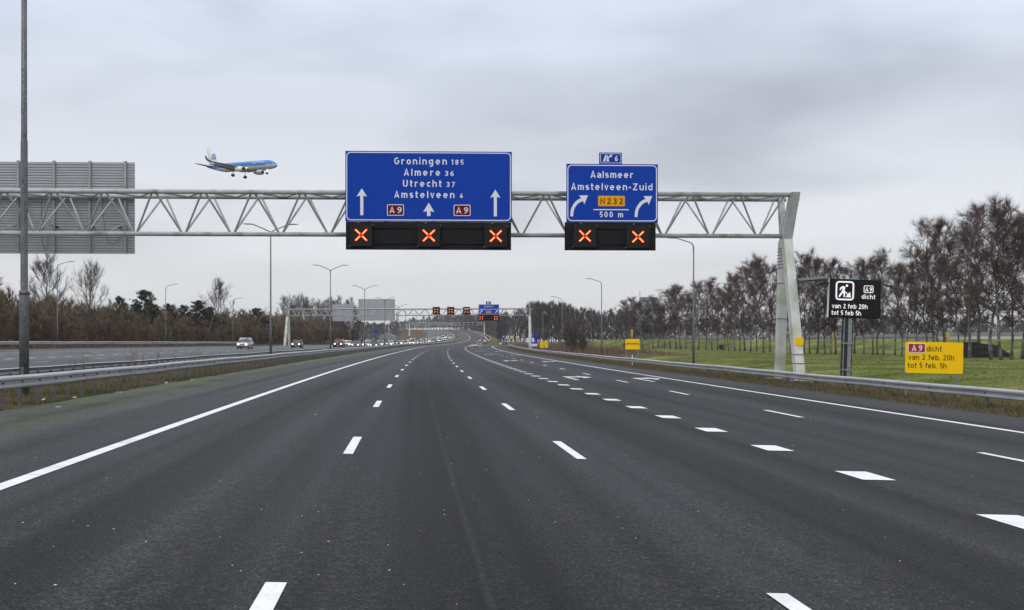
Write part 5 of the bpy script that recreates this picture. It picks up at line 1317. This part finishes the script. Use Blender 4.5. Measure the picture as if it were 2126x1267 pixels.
# heap of dark soil under the right hand birches
hp = at(2070, 742, 150); mb = MB(); rings = []
for i in range(9):
    t = i / 8; rr = 1 - t ** 1.5
    rings.append([Vector((5.4 * (.55 + .45 * rr) * math.cos(a) * (1 if t < 1 else .3) * (1 + .10 * rn.uniform(-1, 1)) + rn.uniform(-.12, .12), 1.8 * (.25 + .75 * rr) * math.sin(a) + rn.uniform(-.1, .1), -.3 + 2.35 * t + .16 * rn.uniform(-1, 1))) for a in [2 * PI * k / 26 for k in range(26)]])
mb.loft(rings); o = mb.build('soil_heap', M['soil'], smooth=False); o.location = (hp.x, 158, T(hp.x, 158)); tag(o, 'long black heap of soil behind the yellow closure sign, under the tall birches', 'soil heap')
for px, ty, d, lab in ((1312, 684, 330, 'yellow post standing above the yellow detour sign'), (1512, 686, 290, 'yellow post among the birch trunks left of the gantry legs'), (1731, 686, 240, 'yellow post among the birch trunks left of the black message sign'), (1968, 690, 225, 'yellow post on the bank above the yellow closure sign')):
    X = (px - HX) * d / F; zg = T(X, d); zt = EYE + (HY - ty) * d / F
    b = MB(); b.tube([(0, 0, -.2), (0, 0, (zt - zg) * .72)], .16, 10); v = empty('marker_post', (X, d, zg), lab, 'post', 'yellow marker posts'); b.build('post', M['wood_yellow'], v)
    b = MB(); b.box((-.32, -.2, (zt - zg) * .66), (.32, .2, zt - zg)); b.build('cap', M['wood_yellow'], v)
for px, py, d, lab in ((1297, 719, 330, 'small dark litter bin left of the yellow detour sign'), (1497, 720, 285, 'small dark litter bin among the birch trunks')):
    X = (px - HX) * d / F; v = empty('litter_bin', (X, d, T(X, d)), lab, 'litter bin'); b = MB(); b.loft([[Vector((q * a, q * c_, z)) for a, c_ in ((-1, -1), (1, -1), (1, 1), (-1, 1))] for z, q in ((.2, .38), (1.3, .5))]); b.build('bin', M['grille'], v); b = MB(); b.box((-.55, -.55, 1.303), (.55, .55, 1.42)); b.build('lid', M['grille'], v); b = MB(); b.box((-.08, -.08, -.1), (.08, .08, .197)); b.build('foot', M['galv'], v)
# roadworks camp far left of the queue
d = 620
def camp(x0, y0, x1, y1, m, lab, nm, cat, pitched=False, dd=0):
    D = d + dd; p = Px((x0 + x1) / 2, y1, D); c = at((x0 + x1) / 2, y1, D); zg = T(c.x, D); v = empty(nm, (c.x, D, zg), lab, cat); ht = EYE + (HY - y0) * D / F - zg
    b = MB()
    if pitched:
        b.prism([(p.x(x0), -.3), (p.x(x1), -.3), (p.x(x1), ht * .62), (p.x((x0 + x1) / 2), ht), (p.x(x0), ht * .62)], 0, 8)
    else: b.box((p.x(x0), 0, -.3), (p.x(x1), 2.5, ht))
    b.build('walls' if pitched else 'body', m, v)
    b = MB(); b.box((p.x(x0) + .4, -.05, 0), (p.x(x0) + 1.5, -.01, min(2.0, ht * .5))); b.build('door', M['grille'], v)
camp(787, 690.5, 820, 705, M['shedroof'], 'pale grey tent roofed hall beyond the traffic queue', 'tent_hall', 'building', True)
post_sign(775.5, 686.5, 784.5, 691.5, 560, M['blue'], 'small blue board left of the grey tent hall', 'information_board')
post_sign(861, 689.6, 869, 693, 640, M['red_led2'], 'small dark red board beyond the far queue', 'information_board')
cm = at(824.5, 690, 1500); v = empty('chimney', (cm.x, 1500, T(cm.x, 1500)), 'thin pale chimney on the skyline right of the larger distant sign back', 'chimney'); b = MB(); b.tube([(0, 0, -1), (0, 0, 24), (0, 0, 24.5), (0, 0, 28)], [1.6, 1.2, .8, .5], 12); b.build('shaft', M['facade'], v, True); b = MB(); b.tube([(0, 0, 28.02), (0, 0, 32)], .25, 6); b.build('mast', M['galv'], v)

# ------------------------------------------------------------------ grass and small things nobody could count
def blades(name, m, n, of, yf, hf, wd, seed, lean=.5, keep=None):
    r_ = random.Random(seed); mb = MB(); k = 0
    while k < n:
        Y = yf(r_); o = of(r_, Y); X = xr(Y) + o
        nz = fbm(X, Y, .55) ; k += 1
        if keep and not keep(o, Y, nz): continue
        h = hf(r_, o, Y) * (1 + .9 * nz); 
        if h < .02: continue
        a = r_.uniform(0, 2 * PI); z = T(X, Y) - .02
        w_ = wd * r_.uniform(.6, 1.4); ca, sa = math.cos(a), math.sin(a); ln = h * r_.uniform(.1, lean) ; a2 = r_.uniform(0, 2 * PI)
        i = len(mb.v); mb.v += [(X - ca * w_, Y - sa * w_, z), (X + ca * w_, Y + sa * w_, z), (X + math.cos(a2) * ln, Y + math.sin(a2) * ln, z + h)]; mb.f.append((i, i + 1, i + 2)); mb.mi.append(0)
    return tag(mb.build(name, m), kind='stuff')
def ydist(a, b): return lambda r_: a * (b / a) ** r_.random()
blades('median_dry_grass', M['drygrass'], 42000, lambda r_, Y: r_.uniform(-14.3, -9.0), ydist(14, 160), lambda r_, o, Y: r_.uniform(.03, .17) * (.45 if o > -9.6 else 1), .010, 1, .9)
blades('median_green_grass', M['mossgrass'], 34000, lambda r_, Y: r_.triangular(-12.5, -8.75, -9.2), ydist(14, 120), lambda r_, o, Y: r_.uniform(.04, .15), .011, 2, .8, lambda o, Y, nz: nz > -.12)
blades('verge_dry_grass', M['drygrass'], 52000, lambda r_, Y: r_.triangular(16.5, 23.5, 17.6) + ramp_shift(Y), ydist(26, 300), lambda r_, o, Y: r_.uniform(.04, .20) * (.5 if o < 17.0 else 1), .016, 3, .9)
blades('verge_green_grass', M['mossgrass'], 26000, lambda r_, Y: r_.triangular(16.5, 22.5, 17.4) + ramp_shift(Y), ydist(26, 220), lambda r_, o, Y: r_.uniform(.04, .17), .016, 13, .8, lambda o, Y, nz: nz > -.05)
blades('field_grass', M['greengrass'], 60000, lambda r_, Y: r_.uniform(19.5, 62), ydist(34, 240), lambda r_, o, Y: r_.uniform(.06, .22), .022, 4, .8)
blades('far_verge_dry_grass', M['drygrass'], 16000, lambda r_, Y: r_.uniform(-47, -41.2) + (oL(Y) + 41), ydist(70, 420), lambda r_, o, Y: r_.uniform(.15, .6), .035, 5, .9)
blades('brown_undergrowth', M['shrub2'], 22000, lambda r_, Y: r_.uniform(20, 42) + ramp_shift(Y), ydist(165, 420), lambda r_, o, Y: r_.uniform(.3, 1.5) * sstep(165, 230, Y), .05, 6, .9, lambda o, Y, nz: nz > -.2)
r_ = random.Random(77); mb = MB()
for k in range(150):
    Y = 45 * (230 / 45) ** r_.random(); o = r_.uniform(23, 66); X = xr(Y) + o; z = T(X, Y) - .03; q = r_.uniform(.08, .3); hq = q * r_.uniform(.35, .7)
    ring = [(X + q * r_.uniform(.7, 1.2) * math.cos(a), Y + q * r_.uniform(.7, 1.2) * math.sin(a), z) for a in [2 * PI * j / 8 for j in range(8)]]
    i = len(mb.v); mb.v += ring + [(X + r_.uniform(-.05, .05), Y, z + hq)]
    for j in range(8): mb.f.append((i + j, i + (j + 1) % 8, i + 8)); mb.mi.append(0)
tag(mb.build('molehills', M['soil']), kind='stuff')
# tall dead weeds between the two near guard rails
r_ = random.Random(8); mb = MB()
for px, d in ((150, 40), (172, 41), (176, 41.5), (262, 46), (270, 46), (276, 47), (278, 46.5), (300, 49), (330, 52), (336, 52), (366, 56), (402, 60), (415, 62)):
    X = (px - HX) * d / F; z = T(X, d)
    for k in range(3):
        hh = r_.uniform(.85, 1.45); bx = r_.uniform(-.12, .12); q = [Vector((X + bx, d, z)), Vector((X + bx + r_.uniform(-.08, .08), d, z + hh * .6)), Vector((X + bx + r_.uniform(-.2, .2), d, z + hh))]
        mb.tube(q, [.007, .006, .003], 4, cap=False)
        for j in range(6): twig(mb, along(q, r_.uniform(.45, 1))[0], (rdir(r_) + Vector((0, 0, .6))).normalized(), r_.uniform(.08, .28), .006, r_)
mb.mi = [0] * len(mb.f); tag(mb.build('dead_weeds', M['shrub']), kind='stuff')
mb = MB()
for k in range(420):
    Y = 6.8 * (70 / 6.8) ** r_.random(); o = r_.uniform(-9, 12); s = r_.uniform(.003, .013) * (1 if Y < 25 else 1.6); a = r_.uniform(0, PI); X = xr(Y) + o
    if abs(X) > Y * .5: continue
    z = zs(Y, o) + .011; e = [(X + s * q * math.cos(a + t), Y + s * q * math.sin(a + t) * 1.2) for t, q in ((0, 1), (1.4, .7), (3.1, 1.2), (4.6, .6))]
    i = len(mb.v); mb.v += [(x, y, z) for x, y in e] + [(X, Y, z + s * .5)]
    for q in range(4): mb.f.append((i + q, i + (q + 1) % 4, i + 4)); mb.mi.append(0)
for px, py in ((86, 826), (155, 828), (250, 783), (342, 797), (400, 790), (247, 818), (120, 848)):
    d = (EYE - .15) * F / (py - HY); X = (px - HX) * d / F; z = T(X, d) + .03
    for q in range(3):
        x, y = X + r_.uniform(-.08, .08), d + r_.uniform(-.06, .06); mb.face([(x - .035, y, z), (x + .035, y - .01, z + .01), (x + .03, y + .03, z + .05), (x - .02, y + .03, z + .03)])
tag(mb.build('road_grit', M['fleck']), kind='stuff')
# ------------------------------------------------------------------ damp winter air
HAZE = 0.00011
if HAZE:
    mb = MB(); mb.box((-5600, -80, -12), (5600, 7400, 110)); hz = mb.build('haze', None); hz.data.materials.clear()
    m = bpy.data.materials.new('damp_air'); m.use_nodes = True; t = m.node_tree
    for n_ in list(t.nodes):
        if n_.type != 'OUTPUT_MATERIAL': t.nodes.remove(n_)
    pv = t.nodes.new('ShaderNodeVolumePrincipled'); pv.inputs['Color'].default_value = (.93, .94, .97, 1); pv.inputs['Density'].default_value = HAZE; pv.inputs['Anisotropy'].default_value = .2
    t.links.new(pv.outputs[0], t.nodes['Material Output'].inputs['Volume']); hz.data.materials.append(m); tag(hz, kind='stuff')
